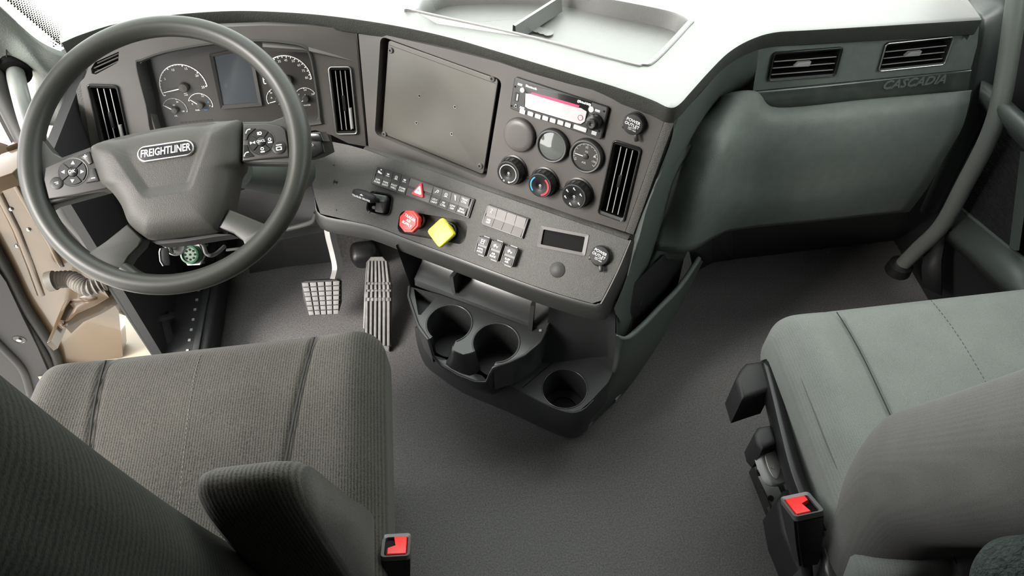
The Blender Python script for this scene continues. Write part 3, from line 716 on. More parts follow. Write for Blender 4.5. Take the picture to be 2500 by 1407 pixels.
# bulging glove box / knee panel, wrapping round onto the side of the centre stack
def G(px, py, y): return aty(px, py, y)
rows = [[atu(1741, 272, .229), PAS.at(1782, 238, .003), PAS.at(1836, 224, .005), PAS.at(1892, 271, .005), PAS.at(2120, 249, .005), PAS.at(2363, 225, .005)],
        [atu(1712, 308, .227), G(1768, 290, 1.035), G(1828, 280, 1.05), G(1895, 300, 1.045), G(2120, 280, 1.045), G(2355, 255, 1.05)],
        [atu(1690, 350, .226), G(1750, 350, .985), G(1820, 355, 1.02), G(1900, 360, 1.025), G(2120, 335, 1.025), G(2338, 310, 1.035)],
        [atu(1660, 425, .226), G(1725, 430, .95), G(1800, 430, 1.0), G(1880, 430, 1.012), G(2100, 400, 1.012), G(2300, 375, 1.02)],
        [atu(1632, 506, .226), G(1700, 510, .925), G(1780, 500, .98), G(1860, 495, 1.0), G(2060, 470, 1.0), G(2260, 445, 1.015)],
        [atu(1598, 606, .228), G(1675, 605, .915), G(1735, 572, .975), G(1790, 552, 1.0), G(2000, 530, 1.005), G(2214, 508, 1.015)]]
b = B(); sheet(b, smooth_rows(rows, 6, 6)); glv = thick(build('glove_panel', b, 'padp', dash, smooth=70), 0.012, -1)
# tail of the side cheek running down to the pouch
rows = [[atu(1598, 606, .228), G(1675, 605, .915)], [atu(1570, 680, .228), atu(1645, 655, .235)], [atu(1552, 742, .228), atu(1562, 742, .229)]]
b = B(); sheet(b, smooth_rows(rows, 4, 4)); thick(build('side_cheek', b, 'smooth', dash, smooth=70), 0.010, -1)
b = B(); sheet(b, [[G(1680, 602, .93), G(1740, 574, .985), G(1790, 555, 1.01), G(2214, 512, 1.02)], [G(1690, 650, 1.10), G(1740, 640, 1.15), G(1790, 640, 1.17), G(2220, 600, 1.2)], [G(1690, 690, 1.18), G(1740, 690, 1.22), G(1790, 690, 1.25), G(2220, 640, 1.3)]])
build('under_panel', b, 'consm', dash, smooth=0)
# smooth side of the centre stack between its face and the knee panel
rows = [[CEN.at(1630, 282)+KU*.012, atz(1668, 272, .722), atz(1705, 234, .718), atz(1760, 172, .712), atz(1812, 122, .706), PAS.at(1853, 96)],
        [CEN.at(1615, 330)+KU*.018, atu(1652, 325, .228), atu(1690, 292, .230), atu(1735, 246, .233), PAS.at(1795, 200, -.002), PAS.at(1847, 172)],
        [CEN.at(1590, 400)+KU*.018, atu(1626, 400, .229), atu(1655, 372, .229), atu(1690, 328, .229), atu(1738, 274, .2295), PAS.at(1839, 222, .0)],
        [CEN.at(1555, 490)+KU*.018, atu(1585, 492, .229), atu(1605, 480, .228), atu(1625, 450, .227), atu(1645, 420, .226), atu(1668, 395, .226)],
        [CEN.at(1528, 566)+KU*.018, atu(1562, 575, .229), atu(1580, 572, .228), atu(1596, 560, .227), atu(1608, 545, .227), atu(1620, 535, .227)],
        [SWP.at(1508, 664)+KU*.016-SWP.n*.014, atu(1535, 676, .229), atu(1555, 672, .228), atu(1568, 665, .228), atu(1578, 655, .228), atu(1588, 640, .228)],
        [SWP.at(1478, 745)+KU*.014-SWP.n*.02, atu(1505, 757, .229), atu(1525, 757, .229), atu(1540, 752, .229), atu(1548, 747, .229), atu(1554, 740, .228)],
        [kp(.222, -.134, .37), atu(1514, 784, .231), atu(1530, 780, .232), atu(1542, 776, .232), atu(1550, 770, .232), atu(1556, 764, .232)],
        [kp(.229, -.132, .30), atu(1520, 824, .234), atu(1526, 824, .235), atu(1531, 823, .235), atu(1536, 820, .236), atu(1542, 816, .236)]]
b = B(); sheet(b, smooth_rows(rows, 3, 3)); build('stack_side', b, 'smooth', dash, smooth=70)
b = B()
for k in range(9):
    p = atu(1652+1.6*(k % 3)+1.6*(k//3), 637-1.5*(k//3)*3-3*(k % 3)+6, .2335); bmesh.ops.create_icosphere(b, subdivisions=1, radius=.0016, matrix=T(p))
o = build('raised_dots', b, 'dim', dash); o['kind'] = 'stuff'
# ================================================================ things set in the dashboard
def vent(fr, c, w_, h_, a, label, vertical, bright, tabs):
    """air vent; local x = across the slats' width"""
    t = thing('air_vent', label, 'air vent', fr.mat(c.x, c.y, 0, a), 'dashboard air vents')
    b = B(); ringf(b, rrect(w_, h_, .007), rrect(w_*.86, h_*.90, .004) if vertical else rrect(w_*.93, h_*.82, .004), -.001, .004, .002)
    o_ = build('bezel', b, 'black', t)
    if bright == 'chrome':
        b = B(); P_ = rrect(w_-.003, h_-.003, .006, seg=5); tube(b, [(*p, .0035) for p in P_+P_[:1]], .0016, 8, False); build('bright_ring', b, 'chrome', o_, smooth=60)
    else:
        b = B(); P_ = rrect(w_-.003, h_-.003, .006, seg=5); tube(b, [(*p, .0035) for p in P_+P_[:1]], .0012, 8, False); build('gloss_ring', b, 'gloss', o_, smooth=60)
    iw, ih = (w_*.86, h_*.90) if vertical else (w_*.93, h_*.82)
    b = B(); prism(b, rrect(iw, ih, .003), -.034, -.033)
    ringf(b, rrect(iw*1.02, ih*1.02, .004), rrect(iw, ih, .004), -.034, .0005); build('duct', b, 'deep', t)
    for k in (-1, 0, 1):
        b, e = B(), B()
        if vertical:
            x = k*iw*.24; box(b, x-.0008, x+.0008, -ih*.48, ih*.48, -.020, -.0014); box(e, x-.0008, x+.0008, -ih*.48, ih*.48, -.0016, -.0004)
        else:
            y = k*ih*.27-ih*.08; box(b, -iw*.48, iw*.48, y-.0007, y+.0007, -.016, -.0014); box(e, -iw*.48, iw*.48, y-.0008, y+.0008, -.0016, -.0004)
        sl = build('slat', b, 'deep', t, smooth=0); build('slat_edge_glint', e, 'slat', sl, smooth=0)  # pale strips on black slats: light on the front edges put into colour
    b = B()
    if tabs == 'slide':
        prism(b, [(iw*.02-.003, -.020), (iw*.02+.003, -.022), (iw*.02+.003, .010), (iw*.02-.003, .012)], -.006, .001, .0008); build('thumb_tab', b, 'btn', t)
        b = B(); tube(b, [(iw*.30, -ih*.46, -.002), (iw*.30, -ih*.12, -.002)], .0035, 10); build('thumb_wheel', b, 'slat', t)
    elif tabs == 'mid':
        prism(b, [(-.003, -.012), (.003, -.010), (.003, .014), (-.003, .012)], -.006, .001, .0008); build('thumb_tab', b, 'btn', t)
    else:
        prism(b, [(-.020, -.004), (.010, -.005), (.012, .004), (-.012, .004)], -.006, .002, .0008); build('thumb_tab', b, 'slat', t)
    return t
vent(DRV, VLc, VLw, VLh, VLa, 'tall black air vent left of the gauge cluster, seen through the steering wheel', True, 'black', 'slide')
vent(DRV, VRc, VRw, VRh, VRa, 'tall bright rimmed air vent between gauge cluster and blank plate', True, 'chrome', 'slide')
vent(CEN, VCc, VCw, VCh, VCa, 'tall black air vent at the right edge of the centre panel below the power outlet', True, 'black', 'mid')
vent(PAS, P1[0], P1[1], P1[2], P1[3], 'wide black rimmed air vent on the passenger panel, nearer the centre', False, 'black', 'wide')
vent(PAS, P2[0], P2[1], P2[2], P2[3], 'wide silver rimmed air vent above the raised lettering', False, 'chrome', 'wide')

# ---- instrument cluster
ICW = -0.030
IC = Frame(DRV.pt(0, 0, ICW), 0, 20)
ic = thing('instrument_cluster', 'gauge cluster with dark dials and small screen behind the steering wheel', 'gauge cluster', IC.mat())
b = B(); prism(b, inset(local(IC, [(338, 158), (400, 128), (480, 112), (560, 100), (640, 97), (700, 102), (745, 112), (760, 132), (775, 200), (785, 290), (770, 312), (640, 330), (500, 345), (388, 360), (358, 250)]), 1.0), -.004, 0.0)
build('face_plate', b, 'dial', ic, smooth=0)
def dial(name, cpx, rpx, a0, a1, n, major, labels, needle, sz, lab, hubr=.010, mm='white'):
    c = IC.uv(*cpx); r = (IC.uv(cpx[0]+rpx, cpx[1])-IC.uv(cpx[0]-rpx, cpx[1])).length/2
    b = B(); arc_strip(b, 0, 0, r*.965, r, a0, a1, 0, .0012, 48)
    for k in range(n+1):
        a = math.radians(a0+(a1-a0)*k/n); L = .10 if k % major == 0 else .055; wd = .0006 if k % major else .0010
        d = Vector((math.cos(a), math.sin(a))); e = Vector((-d.y, d.x)); p0 = d*r*.97; p1 = d*r*(1-L)
        prism(b, [tuple(p0+e*wd), tuple(p1+e*wd), tuple(p1-e*wd), tuple(p0-e*wd)], .0002, .0010)
    s = build(name, b, mm, ic, M4=T((c.x, c.y, 0)), smooth=0, lab=lab)
    for tx, px, py, size, col in labels:
        q = IC.uv(px, py)-c; text(s, tx, size, T((q.x, q.y, .0004)), col, 'numeral', .0003)
    if needle:
        q = IC.uv(*needle)-c; d = q.normalized(); e = Vector((-d.y, d.x)); t0 = -d*.006
        b = B(); prism(b, [tuple(t0+e*.0011), tuple(q+e*.0004), tuple(q-e*.0004), tuple(t0-e*.0011)], .006, .0075); build('needle', b, 'white', s, smooth=0)
        b = B(); lathe(b, [(hubr, 0), (hubr, .006), (hubr*.8, .0085), (0, .0088)], 24, True, False); build('needle_hub', b, 'dial', s)
    return s
dial('tachometer_scale', (449, 213), 58.5, 197, -3, 25, 5, [('5', 403, 193, .0065, 'white'), ('10', 422, 171, .0065, 'white'), ('15', 454, 168, .0065, 'white'), ('20', 481, 185, .0065, 'white'), ('25', 496, 213, .0065, 'white'), ('RPM\nx100', 454, 230, .0036, 'white')], (402, 224), .0065, 'white rev counter scale')
dial('speedometer_scale', (702, 194), 60, 185, -4, 36, 2, [('5', 655, 190, .0065, 'white'), ('15', 659, 174, .0065, 'white'), ('25', 668, 161, .0065, 'white'), ('35', 682, 150, .0065, 'white'), ('45', 698, 147, .0065, 'white'), ('55', 716, 149, .0065, 'white'), ('65', 730, 159, .0065, 'white'), ('75', 741, 173, .0065, 'white'), ('85', 749, 190, .0065, 'white')], (654, 200), .0065, 'white speedometer scale')
dial('oil_gauge_scale', (428, 268), 30, 152, -15, 10, 5, [('50', 433, 249, .0042, 'white'), ('PSI', 425, 257, .0036, 'white'), ('100', 447, 272, .0042, 'white'), ('OIL', 430, 283, .0042, 'white')], (404, 256), .004, 'small oil pressure scale', .007, 'dim')
dial('fuel_gauge_scale', (490, 256), 30, 152, -15, 8, 4, [('1/2', 495, 235, .0040, 'white'), ('F', 513, 259, .0045, 'white'), ('FUEL', 483, 269, .0042, 'white'), ('DEF', 503, 268, .0042, 'blue'), ('^', 509, 251, .008, 'blue'), ('E', 470, 254, .0045, 'white')], (466, 241), .004, 'fuel gauge scale with blue marks', .007)
dial('air_gauge_scale', (681, 243), 30, 195, 60, 8, 4, [('50', 662, 227, .0042, 'white'), ('AIR', 684, 254, .0042, 'white'), ('A', 663, 239, .005, 'white')], (660, 249), .004, 'air pressure scale half hidden by the wheel rim', .007)
dial('water_gauge_scale', (747, 240), 27, 155, 25, 10, 5, [('200', 745, 220, .0042, 'white'), ('250', 764, 230, .0042, 'white'), ('150', 727, 231, .0042, 'white'), ('F', 745, 232, .0036, 'white'), ('WATER', 750, 257, .0042, 'white')], (735, 247), .004, 'water temperature scale', .007)
fq = local(IC, [(512, 132), (614, 111), (641, 257), (540, 265)]); iq = local(IC, [(522, 137), (607, 121), (631, 249), (545, 256)])
b = B(); ringf(b, fq, iq, 0, .005, .003); s = build('screen_frame', b, 'pod', ic, smooth=0)
b = B(); prism(b, iq, .0002, .0012); build('screen', b, 'lcd', s, smooth=0)
b = B(); q = IC.uv(480, 296); 
for k in range(9): bars(b, q.x-.03+.0075*k, q.y, .005, .0028, .0003)
build('warning_icons', b, 'pod', ic, smooth=0)

# ---- blank metal plate in the centre panel
PLW = -0.012
pc, pw, ph, _ = quad_px(CEN, [(949, 107), (1216, 184), (1182, 415), (932, 337)], PLW)
pl = thing('blank_plate', 'large blank grey metal plate with corner screws in the centre panel', 'plate', CEN.mat(pc.x, pc.y, PLW, PLa))
b = B(); prism(b, rrect(pw, ph, .006), -.004, 0.0, .0008); build('plate', b, 'plate', pl)
b = B(); prism(b, rrect(w_o*.995, h_o*.995, .012), -.018, -.016); build('recess_floor', b, 'black', pl, smooth=0)
b = B(); box(b, -pw/2+.004, pw/2-.004, ph/2-.0095, ph/2-.0087, -.0002, .0003); build('groove', b, 'black', pl, smooth=0)
inv = pl.matrix_world.inverted()
for p in ((955, 123), (1203, 192), (939, 327), (1173, 405)):
    q = inv @ CEN.at(*p, PLW)
    b = B(); lathe(b, [(.0056, 0), (.0056, .0025), (.0045, .0035), (.0026, .0035), (.0022, .0015)], 20); s = build('screw', b, 'ring', pl, M4=T((q.x, q.y, 0)))
    b = B(); lathe(b, [(.0023, .0016), (.0023, .0019)], 6); build('hex_socket', b, 'black', s)
for p in ((1024, 234), (1111, 261), (1017, 300), (1103, 327)):
    q = inv @ CEN.at(*p, PLW)
    b = B(); lathe(b, [(.0036, 0), (.0032, .0008), (.0022, .0008), (.0018, 0)], 16, True, False); s = build('rivet_nut', b, 'steel', pl, M4=T((q.x, q.y, 0)))
    b = B(); lathe(b, [(.0019, .0001), (.0019, .0003)], 12); build('hole', b, 'deep', s)

# ---- radio
RW = 0.008
rc, rw, rh, _ = quad_px(CEN, [(1257, 196), (1484, 258), (1467, 335), (1245, 271)], RW)
RA = lean(CEN, [(1257, 196), (1484, 258), (1467, 335), (1245, 271)])
rd = thing('car_radio', 'single slot truck radio with a pale pink reflection painted on its display and white keys', 'radio', CEN.mat(rc.x, rc.y, 0, RA))
inv = rd.matrix_world.inverted()
def rl(px, py, w_=RW): q = inv @ CEN.at(px, py, w_); return Vector((q.x, q.y))
b = B(); prism(b, rrect(rw*1.02, rh*1.03, .004), 0, RW-.001, .0006); build('case', b, 'black', rd)
b = B(); prism(b, rrect(rw, rh, .003), RW-.002, RW, .0005); build('faceplate', b, 'rad', rd)
b = B(); prism(b, [tuple(rl(*p)) for p in ((1286, 205), (1444, 248), (1436, 280), (1427, 299), (1420, 304), (1412, 303), (1290, 267), (1282, 262), (1280, 256))], RW-.001, RW+.0012, .0005); s = build('display', b, 'gloss', rd)
b = B(); prism(b, [tuple(rl(*p)) for p in ((1284, 228), (1300, 229), (1370, 251), (1420, 264), (1433, 272), (1428, 296), (1419, 302), (1411, 301), (1290, 265), (1283, 260))], RW+.001, RW+.0016); build('screen_reflection', b, 'lcd_reflect', s, smooth=0)
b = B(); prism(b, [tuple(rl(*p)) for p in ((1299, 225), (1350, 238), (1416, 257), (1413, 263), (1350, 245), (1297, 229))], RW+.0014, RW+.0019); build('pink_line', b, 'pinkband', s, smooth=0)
q = rl(1298, 213); text(s, 'Bluetooth', .0055, T((q.x, q.y, RW+.0014)), 'white', bold=.0002)
q = rl(1427, 251); text(s, '((SiriusXM))', .0052, T((q.x, q.y, RW+.0014)), 'white', bold=.0002)
def disc(parent, name, p, r, z, h, m, n=20, bev=.0006):
    b = B(); lathe(b, [(r, 0), (r, h-bev), (r-bev, h), (0, h)], n, True, False); return build(name, b, m, parent, M4=T((p.x, p.y, z)))
disc(rd, 'button', rl(1276, 220), .0047, RW, .0022, 'key'); disc(rd, 'button', rl(1444, 267), .0052, RW, .0022, 'key')
k_ = disc(rd, 'display_ring', rl(1418, 287), .0045, RW+.0015, .0006, 'lcd_reflect')
b = B(); ringf(b, circ(.0050, 24), circ(.0044, 24), 0, .0006); build('ring_edge', b, 'rad', k_)
q = rl(1262, 237); b = B(); prism(b, rrect(.0075, .017, .001, q.x, q.y), RW-.001, RW+.0006); us = build('usb_port', b, 'black', rd, smooth=0)
b = B(); prism(b, rrect(.0028, .012, .0005, q.x+.0012, q.y), RW+.0005, RW+.0010); build('usb_tongue', b, 'dim', us, smooth=0)
jk = disc(rd, 'aux_jack', rl(1260, 259), .0034, RW, .0014, 'steel'); disc(jk, 'jack_hole', Vector((0, 0)), .0018, .0014, .0003, 'deep', 12, .0001)
for p in ((1258, 211.5), (1249, 258.7), (1475, 272), (1463, 320.5)): disc(rd, 'release_hole', rl(*p), .0018, RW, .0003, 'deep', 12, .0001)
for i, (x, y) in enumerate([(365, 815), (537, 860), (695, 915), (855, 955), (1015, 1005), (1180, 1050), (1340, 1100), (1600, 1172)]):
    q = rl(1235+x/8.792, 180+y/8.792); ww = .0115 if i < 7 else .0250
    b = B(); prism(b, rrect(ww, .0078, .0014, q.x, q.y), RW, RW+.0022, .0006); build('preset_key', b, 'key', rd)
q = rl(1453, 296)
b = B(); lathe(b, [(.0138, 0), (.0138, .004), (.0125, .012), (.0085, .0128)]+[(.0075, .0185), (.0065, .0195), (0, .0190)], 32, True, False); kb = build('volume_knob', b, 'gloss', rd, M4=T((q.x, q.y, RW)))
b = B(); lathe(b, [(.0079, .0186), (.0079, .0192), (.0068, .0199), (0, .0186)], 28, True, False); build('knob_cap', b, 'pod', kb)
b = B()
for (x, y, n_) in ((1270, 205, 2), (1275, 262, 2), (1459, 269, 2), (1451, 322, 3)):
    for j in range(n_):
        q = rl(x-j*.7, y+j*3.0); bars(b, q.x, q.y, .009, .0014, RW+.0001)
build('small_print', b, 'white', rd, smooth=0)

# ---- three round instruments
def bezel_gauge(name, px, py, label, cat, kind):
    h_ = .011; q = CEN.uv(px, py, h_/2)
    t = thing(name, label, cat, CEN.mat(q.x, q.y, 0))
    if kind == 'cap':
        b = B(); lathe(b, [(.0310, 0), (.0315, .004), (.0305, .009), (.0280, .0112), (.020, .0120), (0, .0122)], 48, True, False); build('cap', b, 'satin', t)
        b = B(); lathe(b, [(.0325, 0), (.0325, .002), (.0312, .002)], 48, True, False); build('cap_base_ring', b, 'black', t)  # black ring around the foot of the cover
        return t
    b = B(); lathe(b, [(.0315, 0), (.0318, .004), (.0310, .009), (.0285, .0115), (.0262, .0112), (.0250, .0075)], 48, True, False); build('bezel', b, 'blackm', t)
    b = B(); lathe(b, [(.0296, .0110), (.0285, .0119), (.0272, .0116), (.0265, .0105)], 48, False, False); build('bezel_ring', b, 'ring', t)
    b = B(); lathe(b, [(.0255, .005), (.0255, .0078)], 48); f_ = build('dial_face', b, 'dial', t)
    if kind == 'glare':
        b = B(); lathe(b, [(.0250, .0080), (.018, .0090), (.009, .0096), (0, .0098)], 48, True, False); build('lens', b, 'glass', t)
        text(f_, 'AIR', .005, T((0, -.010, .0081)), 'white')
    else:
        b = B(); arc_strip(b, 0, 0, .0225, .0232, 215, -35, .0079, .0083)
        for k in range(13):
            a = math.radians(215-250*k/12); d = Vector((math.cos(a), math.sin(a))); e = Vector((-d.y, d.x))*.0004
            prism(b, [tuple(d*.0225+e), tuple(d*(.0205 if k % 3 else .0190)+e), tuple(d*(.0205 if k % 3 else .0190)-e), tuple(d*.0225-e)], .0079, .0083)
        build('scale', b, 'dim', f_, smooth=0)
        for tx, x, y, sz in (('50', -.001, .0165, .0055), ('PSI', .0, .0085, .0048), ('100', .0165, -.0045, .0055), ('AIR', -.001, -.0125, .0055), ('0', -.0175, -.009, .005)): text(f_, tx, sz, T((x, y, .0080)), 'dim')
        b = B(); prism(b, [(.004, .0010), (.004, -.0010), (-.0205, -.0004), (-.0205, .0004)], .0095, .0102); build('needle', b, 'white', f_, smooth=0)
        b = B(); lathe(b, [(.0050, .0078), (.0050, .0100), (.0040, .0106), (0, .0107)], 20, True, False); build('needle_hub', b, 'pod', f_)
        b = B(); prism(b, [(.0135, .0035), (.0195, .0035), (.0165, .0085)], .0079, .0082); build('warning_mark', b, 'dim', f_, smooth=0)
    return t
bezel_gauge('blank_gauge_cover', 1267, 331, 'plain round grey cover left of the two round air gauges', 'cover', 'cap')
bezel_gauge('air_gauge', 1348.5, 356, 'round air gauge with bright reflection on its glass, below the radio', 'gauge', 'glare')
bezel_gauge('air_pressure_gauge', 1431, 381, 'round air pressure gauge with white needle pointing left', 'gauge', 'needle')
# ---- climate knobs
def climate(px, py, label, kind):
    KH = .024; q = CEN.uv(px, py, KH)
    t = thing('climate_knob', label, 'knob', CEN.mat(q.x, q.y, 0), 'climate control knobs')
    b = B(); lathe(b, [(.0290, 0), (.0290, .002), (.0262, .003)], 40, True, False); build('base_ring', b, 'black', t)
    b = B(); n = 48; rings = []
    for z, r in ((.002, .0258), (.016, .0250), (.0205, .0240)):
        rings.append([b.verts.new(((r+(.0006 if k % 2 else 0))*math.cos(2*math.pi*k/n), (r+(.0006 if k % 2 else 0))*math.sin(2*math.pi*k/n), z)) for k in range(n)])
    for a, c in zip(rings, rings[1:]):
        for i in range(n): b.faces.new((a[i], a[(i+1) % n], c[(i+1) % n], c[i]))
    b.faces.new(rings[-1]); build('grip', b, 'black', t, smooth=20)
    for k in range(5):
        a = math.radians(50+20*k); b = B(); box(b, -.0022, .0022, -.0006, .0006, .006, .0195); build('grip_lug', b, 'gloss', t, smooth=0, M4=T((.0253*math.cos(a), .0253*math.sin(a), 0)) @ Matrix.Rotation(a+math.pi/2, 4, 'Z'))
    b = B(); lathe(b, [(.0242, .0200), (.0240, .0225), (.0228, KH), (.0085, KH), (.0070, KH-.0012), (.0045, KH-.003), (0, KH-.0036)], 48, True, False); f_ = build('knob_face', b, 'btn', t)
    b = B(); lathe(b, [(.0234, .0232), (.0226, KH+.0003), (.0221, KH+.0002)], 48, False, False); build('face_rim', b, 'ring', f_)
    z = KH+.0001
    if kind == 'fan':
        b = B(); arc_strip(b, 0, 0, .0165, .0180, 235, -70, z, z+.0003); build('fan_arc', b, 'dim', f_, smooth=0)
        b = B(); ringf(b, circ(.0017, 16, -.006, -.0165), circ(.0011, 16, -.006, -.0165), z, z+.0003); build('off_mark', b, 'white', f_, smooth=0)
        b = B(); box(b, .0030, .0062, -.0180, -.0150, z, z+.0003); build('fan_mark', b, 'white', f_, smooth=0)
    elif kind == 'temp':
        b = B(); arc_strip(b, 0, 0, .0165, .0190, 130, 230, z, z+.0003); build('cold_arc', b, 'blue', f_, smooth=0)
        b = B(); arc_strip(b, 0, 0, .0160, .0195, 60, -70, z, z+.0003); build('hot_arc', b, 'redp', f_, smooth=0)
    else:
        for k, a in enumerate((150, 95, 35, -35, -100, 200)):
            a_ = math.radians(a); c = Vector((.0158*math.cos(a_), .0158*math.sin(a_)))
            b = B(); ringf(b, circ(.0011, 12, c.x-.0014, c.y+.0013), circ(.0004, 12, c.x-.0014, c.y+.0013), z, z+.0003)
            prism(b, [(c.x-.0022, c.y), (c.x+.0004, c.y+.0006), (c.x+.0026, c.y-.0020), (c.x+.0016, c.y-.0026), (c.x-.0002, c.y-.0008), (c.x-.0022, c.y-.0012)], z, z+.0003)
            build('airflow_icon', b, 'white', f_, smooth=0)
    b = B(); ringf(b, circ(.0020, 16), circ(.0013, 16), KH-.0032, KH-.0024); build('center_icon', b, 'white', f_, smooth=0)
    return t
climate(1240, 424, 'black fan speed knob with pale ring, leftmost of the three climate knobs', 'fan')
climate(1317, 454, 'black temperature knob with blue and red arcs', 'temp')
climate(1400, 481, 'black airflow knob printed with small figure icons, nearest the tall vent', 'mode')
for p in ((1291, 434), (1371, 461)):
    q = CEN.uv(*p); b = B(); prism(b, rrect(.012, .005, .001), 0, .002, .0005)
    b2 = b; t = tag(build('knob_link', b2, 'black', M4=CEN.mat(q.x, q.y, 0, -.05)), 'small black tick bar between two climate knobs, %s pair' % ('left' if p[0] < 1330 else 'right'), 'tick mark')
# ---- power outlets
def outlet(fr, px, py, label):
    q = fr.uv(px, py, .010); t = thing('power_outlet', label, 'power outlet', fr.mat(q.x, q.y, 0), 'covered power outlets')
    b = B(); lathe(b, [(.0200, 0), (.0200, .002), (.0185, .003)], 32, True, False); build('socket_ring', b, 'black', t)
    b = B(); lathe(b, [(.0180, .002), (.0180, .011), (.0170, .0135), (.012, .0145), (0, .0148)], 40, True, False); cpp = build('cap', b, 'blackm', t)
    text(cpp, 'POWER\nOUTLET', .0072, T((0, .0035, .0150)) @ Matrix.Rotation(-.12, 4, 'Z'), 'white', bold=.0001)
    text(cpp, '12V-15A', .0042, T((.001, -.0078, .0151)) @ Matrix.Rotation(-.12, 4, 'Z'), 'white')
    b = B(); bars(b, .0008, -.0045, .014, .0006, .0150); build('underline', b, 'white', cpp, smooth=0)
    b = bevbox(.0075, .013, .006, .002); build('pull_tab', b, 'black', t, M4=T((.0105, -.0205, .010)) @ Matrix.Rotation(.45, 4, 'Z'))
    b = bevbox(.007, .008, .005, .0018); build('hinge_lug', b, 'black', t, M4=T((-.0165, -.0095, .005)) @ Matrix.Rotation(.6, 4, 'Z'))
outlet(CEN, 1546, 304, 'capped power outlet at the top right of the centre panel')
outlet(SWP, 1464, 625, 'capped power outlet at the right end of the lower switch panel')
# ---- switch banks
def bank(corners, name, label, h_):
    c, ww, hh, _ = quad_px(SWP, corners, h_); a = lean(SWP, corners)
    q = [SWP.uv(*p, h_) for p in corners]; d = (q[1]-q[0])+(q[2]-q[3]); a = math.atan2(d.y, d.x)
    t = thing(name, label, 'switch housing', SWP.mat(c.x, c.y, 0, a))
    b = B(); prism(b, rrect(ww*1.015, hh*1.04, .002), 0, h_-.003, .0006); build('frame', b, 'black', t)
    for s in (-1, 1):
        b = B(); prism(b, rrect(.0035, hh*.94, .001, s*(ww/2-.0020), 0), .001, h_-.001, .0006); build('end_cap', b, 'swface', t)
    return t, c, ww, hh, a
def rocker(c, a, x, w_, hh, h_, label, m, icon=None, words=None, group=None, raised=False):
    R = SWP.mat(c.x, c.y, 0, a) @ T((x, 0, 0))
    t = thing('rocker_switch', label, 'switch', R, group)
    g = .0004
    for s in (1, -1):
        y0, y1 = (hh*.07, hh*.485) if s > 0 else (-hh*.485, -hh*.07)
        b = B(); lo, hi = h_-.004, h_
        V8 = [b.verts.new(v) for v in ((-w_/2+g, y0, .001), (w_/2-g, y0, .001), (w_/2-g, y1, .001), (-w_/2+g, y1, .001))]
        zi, zo = (h_-.0012, h_+.0010)
        za, zb = (zi, zo) if s > 0 else (zo, zi)
        U8 = [b.verts.new(v) for v in ((-w_/2+g, y0, za), (w_/2-g, y0, za), (w_/2-g, y1, zb), (-w_/2+g, y1, zb))]
        b.faces.new(U8)
        for i in range(4): b.faces.new((V8[i], V8[(i+1) % 4], U8[(i+1) % 4], U8[i]))
        build('rocker_key', b, m, t, smooth=0)
    b = B(); prism(b, [(-w_/2+g, -hh*.07), (w_/2-g, -hh*.07), (w_/2-g, hh*.07), (-w_/2+g, hh*.07)], .001, h_-.0026); build('pivot_bar', b, 'black', t, smooth=0)
    z = h_+.0004
    if icon:
        b = B(); y = hh*.27
        if icon == 'lamp':
            prism(b, [(-.0035, y+.002), (.0035, y+.002), (.002, y-.0008), (-.002, y-.0008)], z, z+.0003)
            for k in range(5): box(b, -.004+.0018*k, -.0034+.0018*k, y-.0045, y-.0018, z, z+.0003)
        elif icon == 'bunk':
            prism(b, [(-.005, y-.003), (.005, y-.004), (.005, y-.0015), (.001, y-.0005), (-.001, y+.001), (-.005, y+.002)], z, z+.0003); prism(b, circ(.0016, 10, .001, y+.0045), z, z+.0003)
        elif icon == 'ring':
            ringf(b, circ(.0033, 16, 0, y), circ(.0024, 16, 0, y), z, z+.0003); prism(b, [(-.0045, y-.0045), (.0045, y-.0045), (.0035, y-.0035), (-.0035, y-.0035)], z, z+.0003); prism(b, circ(.001, 10, 0, y), z, z+.0003)
        elif icon == 'spot':
            ringf(b, circ(.0028, 14, .001, y+.001), circ(.0015, 14, .001, y+.001), z, z+.0003); prism(b, [(-.001, y-.001), (-.004, y-.004), (-.0046, y-.0015)], z, z+.0003)
        elif icon == 'slash':
            for dx in (-.0025, .0): prism(b, [(-.001+dx, y+.005), (.0002+dx, y+.005), (.0032+dx*.3, y-.005), (.002+dx*.3, y-.005)], z, z+.0003)
        elif icon == 'axle':
            for xx in (-.0035, .0025): box(b, xx, xx+.0012, y-.0045, y+.0045, z, z+.0003)
            box(b, -.0035, .0035, y-.0004, y+.0008, z, z+.0003); box(b, -.004, .0045, y+.003, y+.0038, z, z+.0003); box(b, -.004, .0045, y-.0042, y-.0034, z, z+.0003)
        elif icon == 'truck':
            prism(b, [(-.005, y-.001), (-.005, y+.001), (-.003, y+.003), (0, y+.003), (0, y-.001)], z, z+.0003); box(b, .0002, .005, y-.001, y+.0002, z, z+.0003)
            prism(b, circ(.0012, 10, -.003, y-.0022), z, z+.0003); prism(b, circ(.0012, 10, .003, y-.0022), z, z+.0003)
        elif icon == 'squig':
            tube(b, [(-.003, y+.004, z), (.002, y+.0025, z), (-.002, y-.0015, z), (.003, y-.004, z)], .0005, 6); tube(b, [(-.001, y-.005, z), (.001, y+.005, z)], .0004, 6)
        build('icon', b, 'white', t, smooth=0)
    if words:
        text(t, words, .0052, T((0, -hh*.27, z)), 'white', bold=.0001)
    return t
H1 = .007
t1, c1, w1, h1, a1 = bank([(914, 403), (1155, 487), (1142, 531), (909, 449)], 'switch_bank', 'long black housing of the rocker switch row with the red triangle', H1)
fr = [.018, .102, .19, .277, .365, .61, .70, .792, .88, .973]
